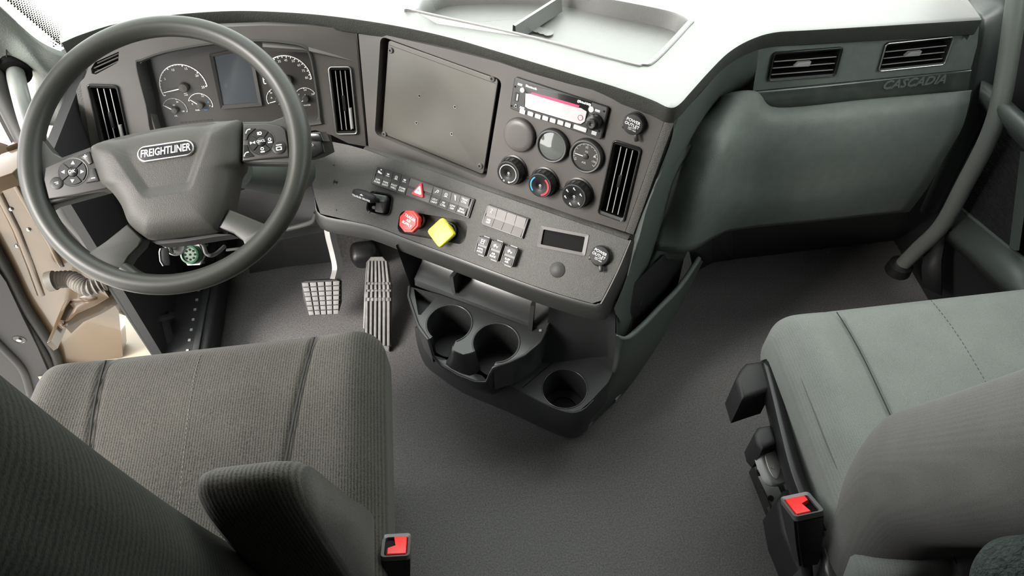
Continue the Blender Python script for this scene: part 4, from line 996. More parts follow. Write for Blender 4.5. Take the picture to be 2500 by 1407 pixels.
spec = [('bunk', 'SLPR\nDOME', 'swdark', 'first rocker switch from the left in the row above the trailer brake'), ('lamp', 'PARK\nLIGHT', 'swdark', 'second rocker switch from the left in the row above the trailer brake'),
        ('ring', 'FOOT\nWELL', 'swdark', 'third rocker switch from the left in the row above the trailer brake'), ('lamp', 'DOME\nLIGHT', 'swdark', 'dark rocker switch directly left of the red hazard triangle'), None,
        ('spot', 'UTLY\nLIGHT', 'swface', 'grey rocker switch directly right of the red hazard triangle'), ('ring', 'FIF\nCTRL', 'swface', 'grey rocker switch, second right of the red hazard triangle'),
        ('slash', 'LDW\nOFF', 'swface', 'grey rocker switch with a slashed icon, third right of the hazard triangle'), ('text', 'ENG\nBRAKE', 'swface', 'rightmost grey rocker switch of the long row')]
for i in range(9):
    x0, x1 = (fr[i]-.5)*w1, (fr[i+1]-.5)*w1
    if spec[i]:
        ic_, wd, m_, lb = spec[i]
        r_ = rocker(c1, a1, (x0+x1)/2, x1-x0, h1*.96, H1, lb, m_, None if ic_ == 'text' else ic_, wd, 'rocker switches of the long row')
        if ic_ == 'text': text(r_, 'TRAC\nCTRL', .0052, T((0, h1*.26, H1+.0004)), 'white', bold=.0001)
    else:
        hz = thing('hazard_switch', 'wide grey hazard switch with raised red triangle', 'switch', SWP.mat(c1.x, c1.y, 0, a1) @ T(((x0+x1)/2, 0, 0)))
        ww = x1-x0-.0008
        b = B(); box(b, -ww/2, ww/2, .002, h1*.47, .001, H1, .0006); build('rocker_key', b, 'swface', hz)
        b = B(); box(b, -ww/2, ww/2, -h1*.47, -.002, .001, H1-.0004, .0006); build('rocker_key', b, 'swface', hz)
        b = B(); box(b, -ww/2, ww/2, -.002, .002, .001, H1-.002); build('pivot_bar', b, 'black', hz, smooth=0)
        def tri(s): return [(0+.0005, .0175*s), (-.0145*s, -.0115*s), (.0150*s, -.0115*s)]
        def rtri(s, r=.0025):
            P = [Vector(p) for p in tri(s)]; out = []
            for i_ in range(3):
                a, p, c = P[i_-1], P[i_], P[(i_+1) % 3]
                u, v = (a-p).normalized(), (c-p).normalized()
                out += [tuple(p+u*r), tuple(p+(u+v)*r*.42), tuple(p+v*r)]
            return out
        b = B(); prism(b, rtri(1.0), .001, H1+.004, .0012); t_ = build('red_triangle', b, 'redp', hz)
        b = B(); ringf(b, rtri(.62), rtri(.40), H1+.004, H1+.0044); prism(b, rtri(.40), H1+.004, H1+.0043); build('white_triangle', b, 'white', t_, smooth=0)
        b = B(); prism(b, rtri(.22, .001), H1+.0043, H1+.0046); build('inner_triangle', b, 'dim', t_, smooth=0)
t2, c2, w2, h2, a2 = bank([(1186, 498), (1289, 534), (1276, 583), (1176, 547)], 'blank_switch_bank', 'short black switch housing holding one rocker and three plain blanks', H1)
lbs = ['pale rocker switch with curled arrow icon left of the three blank ones', 'plain pale blank switch cover directly right of the curled arrow switch', 'plain pale blank switch cover, middle of the three blanks', 'plain pale blank switch cover, rightmost of the three blanks']
for i in range(4):
    wd = w2*.92/4; x = (i-1.5)*wd
    rocker(c2, a2, x, wd, h2*.96, H1, lbs[i], 'swblank', 'squig' if i == 0 else None, 'ABS\nOFF' if i == 0 else None, 'blank switch bank covers')
for i, (cs, ic_, wd, lb) in enumerate([([(1167, 576), (1188, 584), (1186, 627), (1161, 616)], 'axle', 'INTR\nAXLE', 'raised black rocker switch with axle icon, left of the lower three'),
                                  ([(1197, 586), (1220, 594), (1219, 640), (1194, 628)], 'truck', 'AIR\nSLIDE', 'raised black rocker switch with truck icon, middle of the lower three'),
                                  ([(1230, 599), (1256, 608), (1255, 654), (1226, 641)], 'truck', 'SUSP\nAIR', 'raised black rocker switch nearest the pocket display, right of the lower three')]):
    HR = .014; c, ww, hh, _ = quad_px(SWP, cs, HR); aa = a2
    r_ = rocker(c, aa, 0, ww*.92, hh*.98, HR, lb, 'swdark', ic_, wd, 'raised rocker switches')
    b = B(); prism(b, rrect(ww*1.06, hh*1.06, .002), 0, HR-.004, .0006); build('housing', b, 'black', r_)
    for s in (-1, 1):
        b = B(); box(b, s*ww*.5-.0008, s*ww*.5+.0008, -hh*.5, hh*.5, .001, HR-.0005, .0003); build('side_rail', b, 'swface', r_)
    for s in (-1, 1):
        b = B(); box(b, -ww*.3, ww*.3, s*hh*.56-.0012, s*hh*.56+.0012, 0, .002); build('clip', b, 'dim', r_, smooth=0)
# ---- pocket display
pd = thing('small_display', 'small blank black display in a grey frame on the switch panel', 'display', SWP.mat(do.x, do.y, 0, dA))
b = B(); ringf(b, rrect(dw, dh, .003), rrect(dw*.86, dh*.72, .002), -.001, .0015, .0008); build('frame', b, 'satin', pd)
b = B(); prism(b, rrect(dw*.87, dh*.73, .002), -.010, -.003); build('screen', b, 'deep', pd, smooth=0)
q = SWP.uv(1361, 659); b = B(); lathe(b, [(.0148, 0), (.0148, .001), (.0138, .0018), (0, .0020)], 32, True, False)
tag(build('hole_plug', b, 'kick', M4=SWP.mat(q.x, q.y)), 'flat round dark plug below the small display', 'plug')
# ---- trailer brake lever
tb = thing('trailer_brake_lever', 'black paddle lever lettered trailer brake on a square housing', 'lever', SWP.mat(bo.x, bo.y, 0, bA))
b = B(); ringf(b, rrect(bw, bh, .012), rrect(bw*.88, bh*.88, .010), -.001, .003, .002); build('bezel', b, 'gloss', tb)
b = B(); prism(b, rrect(bw*.42, bh*.80, .004, bw*.12, .0), -.018, .010, .003); build('bracket', b, 'black', tb)
b = B(); prism(b, rrect(bw*.66, bh*.30, .004, 0.0, bh*.24), -.018, .013, .003); build('bracket_bridge', b, 'smooth', tb)
b = B(); prism(b, rrect(bw*.60, bh*.16, .003, -.004, -bh*.22), -.018, -.004, .002); build('cross_bar', b, 'smooth', tb)
inv = tb.matrix_world.inverted(); LH = .030
L0, L1 = inv @ SWP.at(862, 468, LH), inv @ SWP.at(916, 488, LH)
b = B(); tube(b, [(0, bh*.10, -.012), (0, bh*.12, .010), (L1.x-.008, L1.y, LH)], .0055, 10); build('stem', b, 'black', tb)
ax = (L1-L0).normalized(); ln = (L1-L0).length; ct = (L0+L1)/2
pr = [(-.5, .003), (-.46, .0065), (-.3, .0095), (0, .0110), (.3, .0100), (.46, .0075), (.5, .004)]
MA = T(ct) @ Matrix.Rotation(math.atan2(ax.y, ax.x), 4, 'Z')
b = B(); tube(b, [(ln*a, 0, 0) for a, _ in pr], [r for _, r in pr], 20, flat=.9); pdl = build('paddle', b, 'blackm', tb, M4=MA, smooth=60)
text(pdl, 'TRAILER BRAKE', .0062, T((0, -.0060, .0083)) @ Matrix.Rotation(.62, 4, 'X'), 'white', bold=.0003)
b = B(); prism(b, [(-.004, -.001), (.004, -.001), (.004, .0005), (.0015, .0005), (.001, .002), (-.002, .002)], .0096, .0099); build('truck_icon', b, 'white', pdl, smooth=0)
# ---- park brake valves
def valve(base_px, face_px, label, m, kind):
    q = SWP.uv(*base_px, -.016); t = thing('brake_valve_knob', label, 'knob', SWP.mat(q.x, q.y, -.016, vA))
    inv = t.matrix_world.inverted(); FH = .026
    fpt = inv @ SWP.at(*face_px, FH)
    b = B(); lathe(b, [(.0190, 0), (.0190, .008), (.0165, .010), (.0165, .006)], 32, True, False); build('collar', b, 'black', t)
    b = B(); lathe(b, [(.0172, .0095), (.0178, .0105), (.0165, .0110)], 32, False, False); build('collar_ring', b, 'ring', t)
    b = B(); tube(b, [(0, 0, .004), (fpt.x, fpt.y, fpt.z-.004)], .0125, 20); build('stem', b, m, t)
    b = B(); rot = T(fpt)
    if kind == 'oct':
        prism(b, circ(.0235, 8, a0=math.radians(22.5+6)), -.010, -.0005, .002); prism(b, circ(.0185, 8, a0=math.radians(28.5)), -.001, .0015, .001)
    else:
        P = []
        for k in range(4):
            a = math.radians(90*k+4)
            for da in (-.16, 0, .16): r_ = .0268 if da else .0285; P.append((r_*math.cos(a+da), r_*math.sin(a+da)))
        prism(b, P, -.010, 0.0, .003)
    kb = build('knob', b, m, t, M4=rot)
    if kind == 'oct':
        text(kb, 'TRAILER\nAIR\nSUPPLY', .0072, T((0, .001, .0017)) @ Matrix.Rotation(-.35, 4, 'Z'), 'white', bold=.0002)
valve((1022, 538), (998, 541), 'red octagonal trailer air supply knob', 'red', 'oct')
valve((1098, 565), (1075, 568), 'yellow diamond parking brake knob', 'yellow', 'sq')
# ================================================================ steering wheel
sw_ = thing('steering_wheel', 'four spoke grey vinyl steering wheel with control pods', 'steering wheel', WHL.mat())
def wv(px, py, w=0.0): return WHL.uv(px, py, w)
RR, RT = 0.2125, 0.0165
b = B(); n, m_ = 128, 20; V = []
for i in range(n):
    a = 2*math.pi*i/n
    deg = math.degrees(a) % 360
    rt = RT+0.0018*sum(math.exp(-((((deg-d+180) % 360)-180)/16)**2) for d in (0, 180))
    c = Vector((RR*math.cos(a), RR*math.sin(a), 0)); e = Vector((math.cos(a), math.sin(a), 0))
    V.append([b.verts.new(c+e*(rt*math.cos(2*math.pi*k/m_))+Vector((0, 0, rt*1.08*math.sin(2*math.pi*k/m_)))) for k in range(m_)])
for i in range(n):
    for k in range(m_): b.faces.new((V[i][k], V[(i+1) % n][k], V[(i+1) % n][(k+1) % m_], V[i][(k+1) % m_]))
build('rim', b, 'wheel', sw_, smooth=80)
# airbag style centre pad: domed outline with a pressed shield in the middle
pad = [wv(*p) for p in [(224, 372), (240, 352), (330, 328), (450, 306), (560, 297), (590, 299), (590, 350), (588, 396), (575, 420), (566, 470), (556, 510), (538, 556), (520, 568), (440, 579), (375, 586), (352, 578), (318, 548), (300, 505), (275, 470), (250, 450), (236, 410)]]
padc = catmull([(p.x, p.y, 0) for p in pad], 4, True)
cx = sum(p.x for p in padc)/len(padc); cy = sum(p.y for p in padc)/len(padc)
shp = [wv(*p) for p in [(335, 345), (420, 332), (520, 322), (540, 330), (520, 400), (505, 470), (480, 492), (420, 502), (375, 500), (350, 480), (315, 420), (290, 370)]]
def insh(x, y):
    # 1 inside the pressed shield
    tl, tr_ = (-.060, .075), (.078, .075); yy = (y+.075)/.115
    if yy < 0: return 0
    hw = .030+.055*min(1, max(0, yy)); d = hw-abs(x-.004)
    return (lambda t: t*t*(3-2*t))(max(0, min(1, d/.016+.5)))*(lambda t: t*t*(3-2*t))(max(0, min(1, (y+.080)/.022)))
b = B(); K = 40; rings = []
for k in range(K+1):
    s = 1-k/K if k < K else .02
    ring = []
    for p in padc:
        x, y = cx+(p.x-cx)*s, cy+(p.y-cy)*s
        z = .010+.022*(1-s**7) - .009*insh(x, y) - .35*(x*x+.6*(y+.03)**2)
        if k == 0: z = -.002
        if k == 1: x, y = cx+(p.x-cx)*.990, cy+(p.y-cy)*.990; z = .006
        ring.append(b.verts.new((x, y, z)))
    rings.append(ring)
low = [b.verts.new((cx+(p.x-cx)*.97, cy+(p.y-cy)*.97, -.045)) for p in padc]
N = len(padc)
for A_, B_ in zip([low]+rings, rings):
    for i in range(N): b.faces.new((A_[i], A_[(i+1) % N], B_[(i+1) % N], B_[i]))
b.faces.new(rings[-1])
hub = build('center_pad', b, 'hub', sw_, smooth=60)
# badge
p0, p1 = wv(337, 381, .022), wv(475, 360, .022); bc = (p0+p1)/2; bl = (p1-p0).length; ba = math.atan2((p1-p0).y, (p1-p0).x)
BM = T((bc.x, bc.y, .0225)) @ Matrix.Rotation(ba, 4, 'Z') @ Matrix.Rotation(math.radians(-2), 4, 'X')
b = B(); prism(b, rrect(bl, .0265, .0130, seg=8), -.006, .0035, .0015); bd = build('badge', b, 'chrome', hub, M4=BM)
b = B(); prism(b, rrect(bl*.95, .0215, .0105, seg=8), .003, .0040, .0004); pl_ = build('badge_field', b, 'badge', bd)
# lettering kept as a sub-part of the pad
text(hub, 'FREIGHTLINER', .0170, BM @ T((0, 0, .0042)), 'white', 'badge_lettering', .0003, shear=.18, xs=.74*(bl/.093), bold=.0002)
bpy.data.objects.remove(pl_); b = B(); prism(b, rrect(bl*.95, .0215, .0105, seg=8), .003, .0040, .0004); build('badge_field', b, 'badge', hub, M4=BM)
# lower spokes: flat vinyl wedges
def spoke(pxs, name='spoke'):
    q = [wv(*p) for p in pxs]; b = B(); prism(b, [tuple(p) for p in q], -.022, .006, .005); return build(name, b, 'wheel', sw_, smooth=60)
spoke([(314, 548), (352, 582), (345, 600), (318, 628), (303, 655), (285, 682), (190, 632), (215, 622), (262, 590)])
spoke([(562, 512), (600, 528), (652, 549), (680, 535), (690, 545), (625, 618), (606, 618), (596, 590), (570, 570), (535, 556), (548, 535)])
# lower arch of the rim that closes the window under the pad
ar = [wv(*p) for p in [(300, 655), (345, 684), (400, 693), (470, 690), (540, 668), (590, 630)]]
b = B(); tube(b, catmull([(p.x, p.y, -.002) for p in ar], 6), .012, 12); build('rim_web', b, 'wheel', sw_, smooth=60)
b = B(); q = [wv(*p) for p in [(356, 585), (440, 580), (520, 568), (560, 570), (520, 575), (440, 588), (375, 594)]]; prism(b, [tuple(p) for p in q], -.05, -.012); build('pad_underside', b, 'blackm', sw_, smooth=0)
# side spokes (vinyl horns blending into the rim) and control pods
for s, pts in ((-1, [(64, 395), (95, 330), (128, 372), (150, 385), (225, 358), (232, 380), (270, 462), (130, 500), (100, 520), (70, 470)]), (1, [(588, 297), (660, 296), (690, 285), (712, 262), (752, 300), (752, 395), (735, 420), (704, 400), (590, 398)])):
    q = [wv(*p) for p in pts]; b = B(); prism(b, [tuple(p) for p in q], -.020, .002, .006); build('spoke', b, 'wheel', sw_, smooth=60)
def pod(pts, cpx, rpx, name, lab):
    q = [wv(*p, .006) for p in pts]; b = B(); prism(b, [tuple(p) for p in q], -.018, .008, .0025); t = build(name, b, 'pod', sw_, lab=lab)
    c = wv(*cpx, .009); r = (wv(cpx[0]+rpx, cpx[1], .009)-wv(cpx[0]-rpx, cpx[1], .009)).length/2
    return t, c, r
def quadrants(t, c, r, rot, icons, mid):
    b = B(); lathe(b, [(r*1.10, .0075), (r*1.08, .0086), (r*.99, .0084), (r*.97, .0070)], 40, False, False); build('key_ring', b, 'black', t, M4=T((c.x, c.y, 0)))
    for k in range(4):
        a0, a1 = 90*k+rot-41, 90*k+rot+41; b = B(); arc_strip(b, 0, 0, r*.40, r*.95, a0, a1, .006, .0098, 12); build('quadrant_key', b, 'btn', t, smooth=0, M4=T((c.x, c.y, 0)))
    b = B(); lathe(b, [(r*.36, .006), (r*.36, .0105), (r*.30, .0116), (0, .0122)], 28, True, False); build('center_key', b, 'btn', t, M4=T((c.x, c.y, 0)))
    text(t, mid, r*.36 if len(mid) < 3 else r*.26, T((c.x, c.y, .0122)), 'white')
    for k, ic_ in enumerate(icons):
        a = math.radians(90*k+rot); d = Vector((math.cos(a), math.sin(a)))*r*.68; b = B()
        if ic_ == 'tri':
            s = r*.14; e = Vector((math.cos(a), math.sin(a))); f_ = Vector((-e.y, e.x)); prism(b, [tuple(c+d+e*s), tuple(c+d-e*s*.8+f_*s), tuple(c+d-e*s*.8-f_*s)], .0098, .0101)
        elif ic_ == 'circle': ringf(b, circ(r*.13, 14, c.x+d.x, c.y+d.y+r*.08), circ(r*.08, 14, c.x+d.x, c.y+d.y+r*.08), .0098, .0101); box(b, c.x+d.x-r*.16, c.x+d.x+r*.16, c.y+d.y-r*.22, c.y+d.y-r*.12, .0098, .0101)
        elif ic_ == 'x': prism(b, [tuple(c+d+Vector((-.2, .12))*r), tuple(c+d), tuple(c+d+Vector((-.2, -.12))*r)], .0098, .0101); prism(b, [tuple(c+d+Vector((.2, .12))*r), tuple(c+d), tuple(c+d+Vector((.2, -.12))*r)], .0098, .0101)
        else: ringf(b, circ(r*.14, 14, c.x+d.x, c.y+d.y), circ(r*.07, 14, c.x+d.x, c.y+d.y), .0098, .0101); prism(b, [tuple(c+d+Vector((-.22, .12))*r), tuple(c+d+Vector((-.1, .12))*r), tuple(c+d+Vector((-.1, -.12))*r), tuple(c+d+Vector((-.22, -.12))*r)], .0098, .0101)
        build('key_icon', b, 'white', t, smooth=0)
def corner_key(t, pts, icon, ipx):
    q = [tuple(wv(*p, .009)) for p in pts]; b = B(); prism(b, q, .006, .0098, .0006); build('corner_key', b, 'btn', t)
    c = wv(*ipx, .0095); b = B()
    if icon == '+': box(b, c.x-.003, c.x+.003, c.y-.0007, c.y+.0007, .0098, .0101); box(b, c.x-.0007, c.x+.0007, c.y-.003, c.y+.003, .0098, .0101)
    elif icon == '-': box(b, c.x-.003, c.x+.003, c.y-.0007, c.y+.0007, .0098, .0101)
    else: tube(b, catmull([(c.x-.004, c.y-.003, .0098), (c.x-.002, c.y+.001, .0098), (c.x+.001, c.y+.003, .0098), (c.x+.004, c.y+.003, .0098)], 4), .0009, 6)
    build('key_icon', b, 'white', t, smooth=0)
pL, cL, rL = pod([(112, 410), (150, 393), (222, 360), (230, 385), (266, 461), (180, 478), (120, 487), (108, 440)], (178, 420), 34, 'control_pod', 'left control pod with OK key')
quadrants(pL, cL, rL, -8, ['tri', 'tri', 'tri', 'tri'], 'OK')
corner_key(pL, [(190, 382), (219, 370), (226, 398), (218, 402), (207, 390)], '+', (208, 382)); corner_key(pL, [(222, 413), (231, 411), (242, 442), (211, 447), (220, 432)], '-', (228, 435))
kb = wv(138, 447, .009); b = B(); lathe(b, [(.0100, .006), (.0100, .0090), (.0080, .0098), (0, .0088)], 28, True, False); build('round_key', b, 'btn', pL, M4=T((kb.x, kb.y, 0)))
b = B(); tube(b, [(kb.x+.003, kb.y+.001, .0092), (kb.x-.003, kb.y+.001, .0092)], .0006, 6); tube(b, [(kb.x+.003, kb.y-.0015, .0092), (kb.x-.001, kb.y-.0015, .0092)], .0006, 6); build('key_icon', b, 'white', pL)
pR, cR, rR = pod([(594, 303), (650, 302), (685, 308), (697, 318), (703, 350), (706, 384), (650, 388), (592, 394)], (638, 346), 31, 'control_pod', 'right control pod with phone keys')
quadrants(pR, cR, rR, 0, ['circle', 'mute', 'x', 'circle'], 'CNCL')
corner_key(pR, [(597, 311), (624, 314), (606, 330), (602, 342), (596, 342)], 'ph', (606, 321)); corner_key(pR, [(595, 354), (602, 354), (608, 370), (620, 382), (594, 386)], 'ph2', (602, 377))
kb = wv(681, 360, .009); b = B(); lathe(b, [(.0108, .006), (.0108, .0092), (.0088, .0100), (0, .0090)], 28, True, False); build('round_key', b, 'btn', pR, M4=T((kb.x, kb.y, 0)))
b = B(); ringf(b, rrect(.009, .006, .001, kb.x, kb.y-.002), rrect(.006, .0035, .0005, kb.x, kb.y-.002), .0094, .0100); box(b, kb.x-.004, kb.x+.005, kb.y+.003, kb.y+.0045, .0094, .0100); build('key_icon', b, 'white', pR, smooth=0)

# ---- steering column below the wheel
col = thing('steering_column', 'dark steering column shroud behind the wheel', 'steering column', T((-0.471, 1.03, 0.60)))
o0 = Vector((-0.471, 1.03, 0.60))
b = B(); tube(b, [Vector((-.471, .955, .69))-o0, Vector((-.471, 1.02, .60))-o0, Vector((-.471, 1.16, .50))-o0, Vector((-.471, 1.36, .40))-o0], [.050, .062, .075, .085], 20, flat=.8); build('shroud', b, 'kick', col, smooth=60)
b = B(); tube(b, [Vector((-.40, 1.0, .62))-o0, Vector((-.36, 1.06, .55))-o0, Vector((-.35, 1.14, .48))-o0], [.035, .045, .05], 16, flat=.9); build('side_shroud', b, 'smooth', col, smooth=60)
# multi-function stalk at the right
SF = Frame(aty(772, 360, 1.05), 20, 40)
st = thing('gear_stalk', 'short black stalk lever behind the right side of the wheel rim', 'stalk', SF.mat())
sp_ = local(SF, [(752, 335), (770, 322), (790, 330), (800, 372), (775, 385), (752, 392)])
b = B(); prism(b, sp_, -.03, .012, .005); build('stalk_end', b, 'btn', st)
b = B(); prism(b, local(SF, [(745, 325), (790, 322), (800, 345), (752, 345)]), -.01, .016, .004); build('stalk_cap', b, 'gloss', st)
b = B(); tube(b, [(-.02, -.005, -.02), (-.10, -.03, -.04)], .012, 12); build('stalk_arm', b, 'black', st)
text(st, 'D A O', .006, T((*SF.uv(765, 353), .0165)), 'white')
# lower column trim, ignition, key
ig = thing('ignition_switch', 'ignition barrel with key inserted below the steering wheel pad', 'ignition', None)
IGF = Frame(aty(424, 600, 1.02), -12, 35)
ig.matrix_world = IGF.mat()
b = B(); prism(b, local(IGF, [(388, 596), (404, 590), (430, 582), (448, 592), (445, 606), (432, 616), (418, 614), (396, 604)]), -.03, -.004, .003); build('housing', b, 'kick', ig)
c = IGF.uv(428, 602); b = B(); lathe(b, [(.019, -.02), (.019, .002), (.0165, .004), (.0165, .0005), (.013, .0)], 28, True, True); build('barrel', b, 'slat', ig, M4=T((c.x, c.y, 0)))
c = IGF.uv(418, 598); b = B(); lathe(b, [(.0105, 0), (.0105, .005), (.009, .006), (0, .006)], 24, True, False); build('lock_face', b, 'lever', ig, M4=T((c.x, c.y, .002)))
c2_ = IGF.uv(408, 622); b = B(); prism(b, [(c.x-.001, c.y+.004), (c.x+.002, c.y+.004), (c.x+.002, c.y-.014), (c.x-.001, c.y-.014)], .008, .020); build('key_blade', b, 'black', ig, smooth=0)
b = bevbox(.016, .036, .006, .0025); kh = build('key_head', b, 'black', ig, M4=T((c2_.x-.001, c2_.y, .016)) @ Matrix.Rotation(-.25, 4, 'Z'))
b = B(); tube(b, [(-.006, .017, .003), (-.0085, .010, .003), (-.0085, -.008, .003), (-.004, -.018, .003)], .0018, 8); build('key_edge', b, 'steel', kh)
# diagnostic connector
DGF = Frame(aty(462, 622, 1.06), 5, 50)
dg = thing('diagnostic_connector', 'round green diagnostic connector under the steering column', 'connector', DGF.mat())
b = B(); lathe(b, [(.026, -.026), (.026, -.018)], 6); build('hex_nut', b, 'steel', dg, smooth=0)
b = B(); lathe(b, [(.020, -.03), (.020, -.012), (.021, -.011), (.021, -.008), (.0195, -.007), (.0195, 0.0), (.016, .001), (.016, -.004)], 28, True, True); gb = build('shell', b, 'green', dg)
for k in range(9):
    a = 2*math.pi*k/8; r = 0 if k == 8 else .0105
    b = B(); lathe(b, [(.0024, -.0035), (.0024, -.0030)], 12); build('pin_hole', b, 'deep', gb, M4=T((r*math.cos(a), r*math.sin(a), 0)))
# tilt lever: bent bright rod under the column
q = [aty(505, 578, 1.00), aty(488, 588, 1.0), aty(497, 600, 1.0), aty(503, 618, 1.0), aty(515, 624, 1.0), aty(530, 618, 1.02), aty(548, 602, 1.05)]
b = B(); tube(b, catmull(q, 5), .004, 10); tag(build('tilt_lever', b, 'ring', smooth=60), 'bent grey column tilt lever under the steering wheel pad', 'lever')
b = B(); tube(b, [aty(462, 578, .99), aty(476, 580, .985), aty(492, 572, .99)], [.005, .006, .004], 10); tag(build('column_latch', b, 'pod', smooth=60), 'small grey latch tab just below the wheel pad', 'latch')
b = bevbox(.045, .006, .004, .0015); tag(build('release_tab', b, 'ring', M4=T(aty(578, 608, 1.06))), 'thin bright release tab at the right of the lower wheel opening', 'tab')
# knee bolster below the dash behind the wheel
rows = [[(150, 300, 1.30), (400, 330, 1.30), (620, 330, 1.28), (780, 345, 1.24)], [(260, 470, 1.20), (420, 500, 1.20), (640, 440, 1.20), (772, 440, 1.19)], [(300, 560, 1.22), (440, 560, 1.22), (640, 520, 1.2), (776, 530, 1.15)], [(330, 600, 1.3), (450, 600, 1.3), (640, 555, 1.25), (782, 552, 1.16)]]
b = B(); sheet(b, smooth_rows([[aty(*p) for p in r] for r in rows], 4, 4)); build('knee_bolster', b, 'blackm', dash, smooth=70)
b = B(); tube(b, catmull([aty(700, 560, 1.16), aty(740, 550, 1.15), aty(765, 540, 1.14), aty(772, 520, 1.14)], 5), .006, 8); build('bolster_edge', b, 'kick', dash, smooth=60)
# ================================================================ floor console with cup holders
MK = Matrix(((KU.x, KM.x, 0, KO.x), (KU.y, KM.y, 0, KO.y), (0, 0, 1, 0), (0, 0, 0, 1)))   # left-handed axes: points are converted with kp()
con = thing('floor_console', 'satin black floor console with two upper cup holders and one lower', 'console', T(kp(0, -.1, 0)))
CO = kp(0, -.1, 0)
def k3(u, m, z): return kp(u, m, z)-CO
TZ = .293; CR = .045
cA, cB_ = Vector((-.078, 0.0)), Vector((.029, -.005))
def arc(c, r, a0, a1, n):   # degrees, in (u, m)
    return [(c.x+r*math.cos(math.radians(a0+(a1-a0)*k/n)), c.y+r*math.sin(math.radians(a0+(a1-a0)*k/n))) for k in range(n+1)]
outline = [(-.203, -.040), (-.201, -.030), (-.172, -.002), (-.131, .033), (-.094, .053)]
outline += arc(cA, CR, 105, 400, 30) + [(-.040, .050), (-.014, .050)] + arc(cB_, CR, 125+0, 125+295, 30)
outline += [(.052, .047), (.075, .022), (.093, -.006), (.105, -.048), (.102, -.088), (.09, -.092), (.05, -.066), (-.06, -.060), (-.137, -.052)]
tri = [(-.192, -.040), (-.138, -.040), (-.141, .010), (-.146, .012)]
b = B()
def mesh_k(bm, loops, z, zlow):
    tris = tessellate_polygon([[Vector((p[0], p[1], 0)) for p in L] for L in loops]); fl_ = [p for L in loops for p in L]
    vs = [bm.verts.new(k3(p[0], p[1], z)) for p in fl_]
    for t in tris:
        try: bm.faces.new([vs[i] for i in t])
        except ValueError: pass
    k = 0
    for L in loops:
        n = len(L); lo = [bm.verts.new(k3(p[0], p[1], zlow)) for p in L]
        for i in range(n): bm.faces.new((vs[k+i], vs[k+(i+1) % n], lo[(i+1) % n], lo[i]))
        k += n
mesh_k(b, [outline, tri], TZ, .205)
build('cup_tray', b, 'cons', con, smooth=40)
# rounded rims of the two cups and the wells
for c, a0, a1, nm in ((cA, 105, 400, 'cup_well'), (cB_, 125, 420, 'cup_well')):
    wl_ = B(); n = 40
    ring = [[wl_.verts.new(k3(c.x+r*math.cos(2*math.pi*k/n), c.y+r*math.sin(2*math.pi*k/n), z)) for k in range(n)] for r, z in ((CR*.99, .235), (CR*.96, .212), (CR*.90, .200))]
    for A_, B_ in zip(ring, ring[1:]):
        for i in range(n): wl_.faces.new((A_[i], A_[(i+1) % n], B_[(i+1) % n], B_[i]))
    wl_.faces.new(ring[-1]); o = build(nm, wl_, 'consm', con, smooth=50)
    rm = B(); tube(rm, [k3(p[0], p[1], TZ-.0005) for p in arc(c, CR+.0015, a0, a1, 40)], .0022, 8); build('cup_rim', rm, 'cons', o, smooth=60)
# bowl below the tray
ringp = [(-.203, -.040, TZ), (-.190, -.018, TZ), (-.168, .002, TZ), (-.131, .034, TZ), (-.094, .0535, TZ), (-.090, .056, .278), (-.084, .060, .250), (-.060, .0665, .238), (-.020, .069, .236), (.020, .066, .238), (.043, .060, .250), (.049, .054, .278), (.053, .047, TZ), (.075, .022, TZ), (.093, -.006, TZ), (.105, -.048, TZ), (.102, -.088, TZ)]
b = B(); rows = []
for z_, kx, km in ((None, 1, 0), (.20, .97, -.002), (.15, .90, -.012), (.12, .80, -.03), (.105, .70, -.05)):
    rows.append([k3(-.045+(u+.045)*kx, (m+.06)*kx-.06+km, zt if z_ is None else min(z_, zt-.02)) for u, m, zt in ringp])
sheet(b, rows); b.faces.ensure_lookup_table()
build('bowl', b, 'consm', con, smooth=50)
rm = B(); tube(rm, [k3(u, m, z) for u, m, z in ringp], .0030, 8); build('bowl_edge', rm, 'cons', con, smooth=60)
# ledge in front of the cups and the glossy post between them
b = B(); sheet(b, smooth_rows([[k3(-.082, .0595, .2515), k3(-.055, .0665, .239), k3(-.018, .0685, .237), k3(.018, .0660, .239), k3(.042, .0585, .2515)], [k3(-.064, .050, .240), k3(-.050, .052, .240), k3(-.022, .054, .240), k3(.004, .052, .240), k3(.024, .048, .240)]], 3, 2)); build('ledge', b, 'cons', con, smooth=60)
b = B(); sheet(b, smooth_rows([[k3(-.0435, .029, TZ-.0005), k3(-.040, .046, TZ), k3(-.014, .046, TZ), k3(.003, .031, TZ-.0005)], [k3(-.0445, .031, TZ-.003), k3(-.041, .0505, TZ-.003), k3(-.013, .0505, TZ-.003), k3(.004, .033, TZ-.003)], [k3(-.047, .032, .265), k3(-.047, .0550, .262), k3(-.006, .0550, .262), k3(.008, .034, .265)], [k3(-.052, .034, .238), k3(-.055, .0600, .239), k3(.002, .0600, .239), k3(.014, .036, .238)]], 3, 3))
build('post', b, 'cons', con, smooth=70)
# pocket floor
b = B(); sheet(b, [[k3(-.193, -.041, .262), k3(-.137, -.041, .262)], [k3(-.147, .012, .262), k3(-.140, .012, .262)]]); build('pocket_floor', b, 'consm', con, smooth=0)
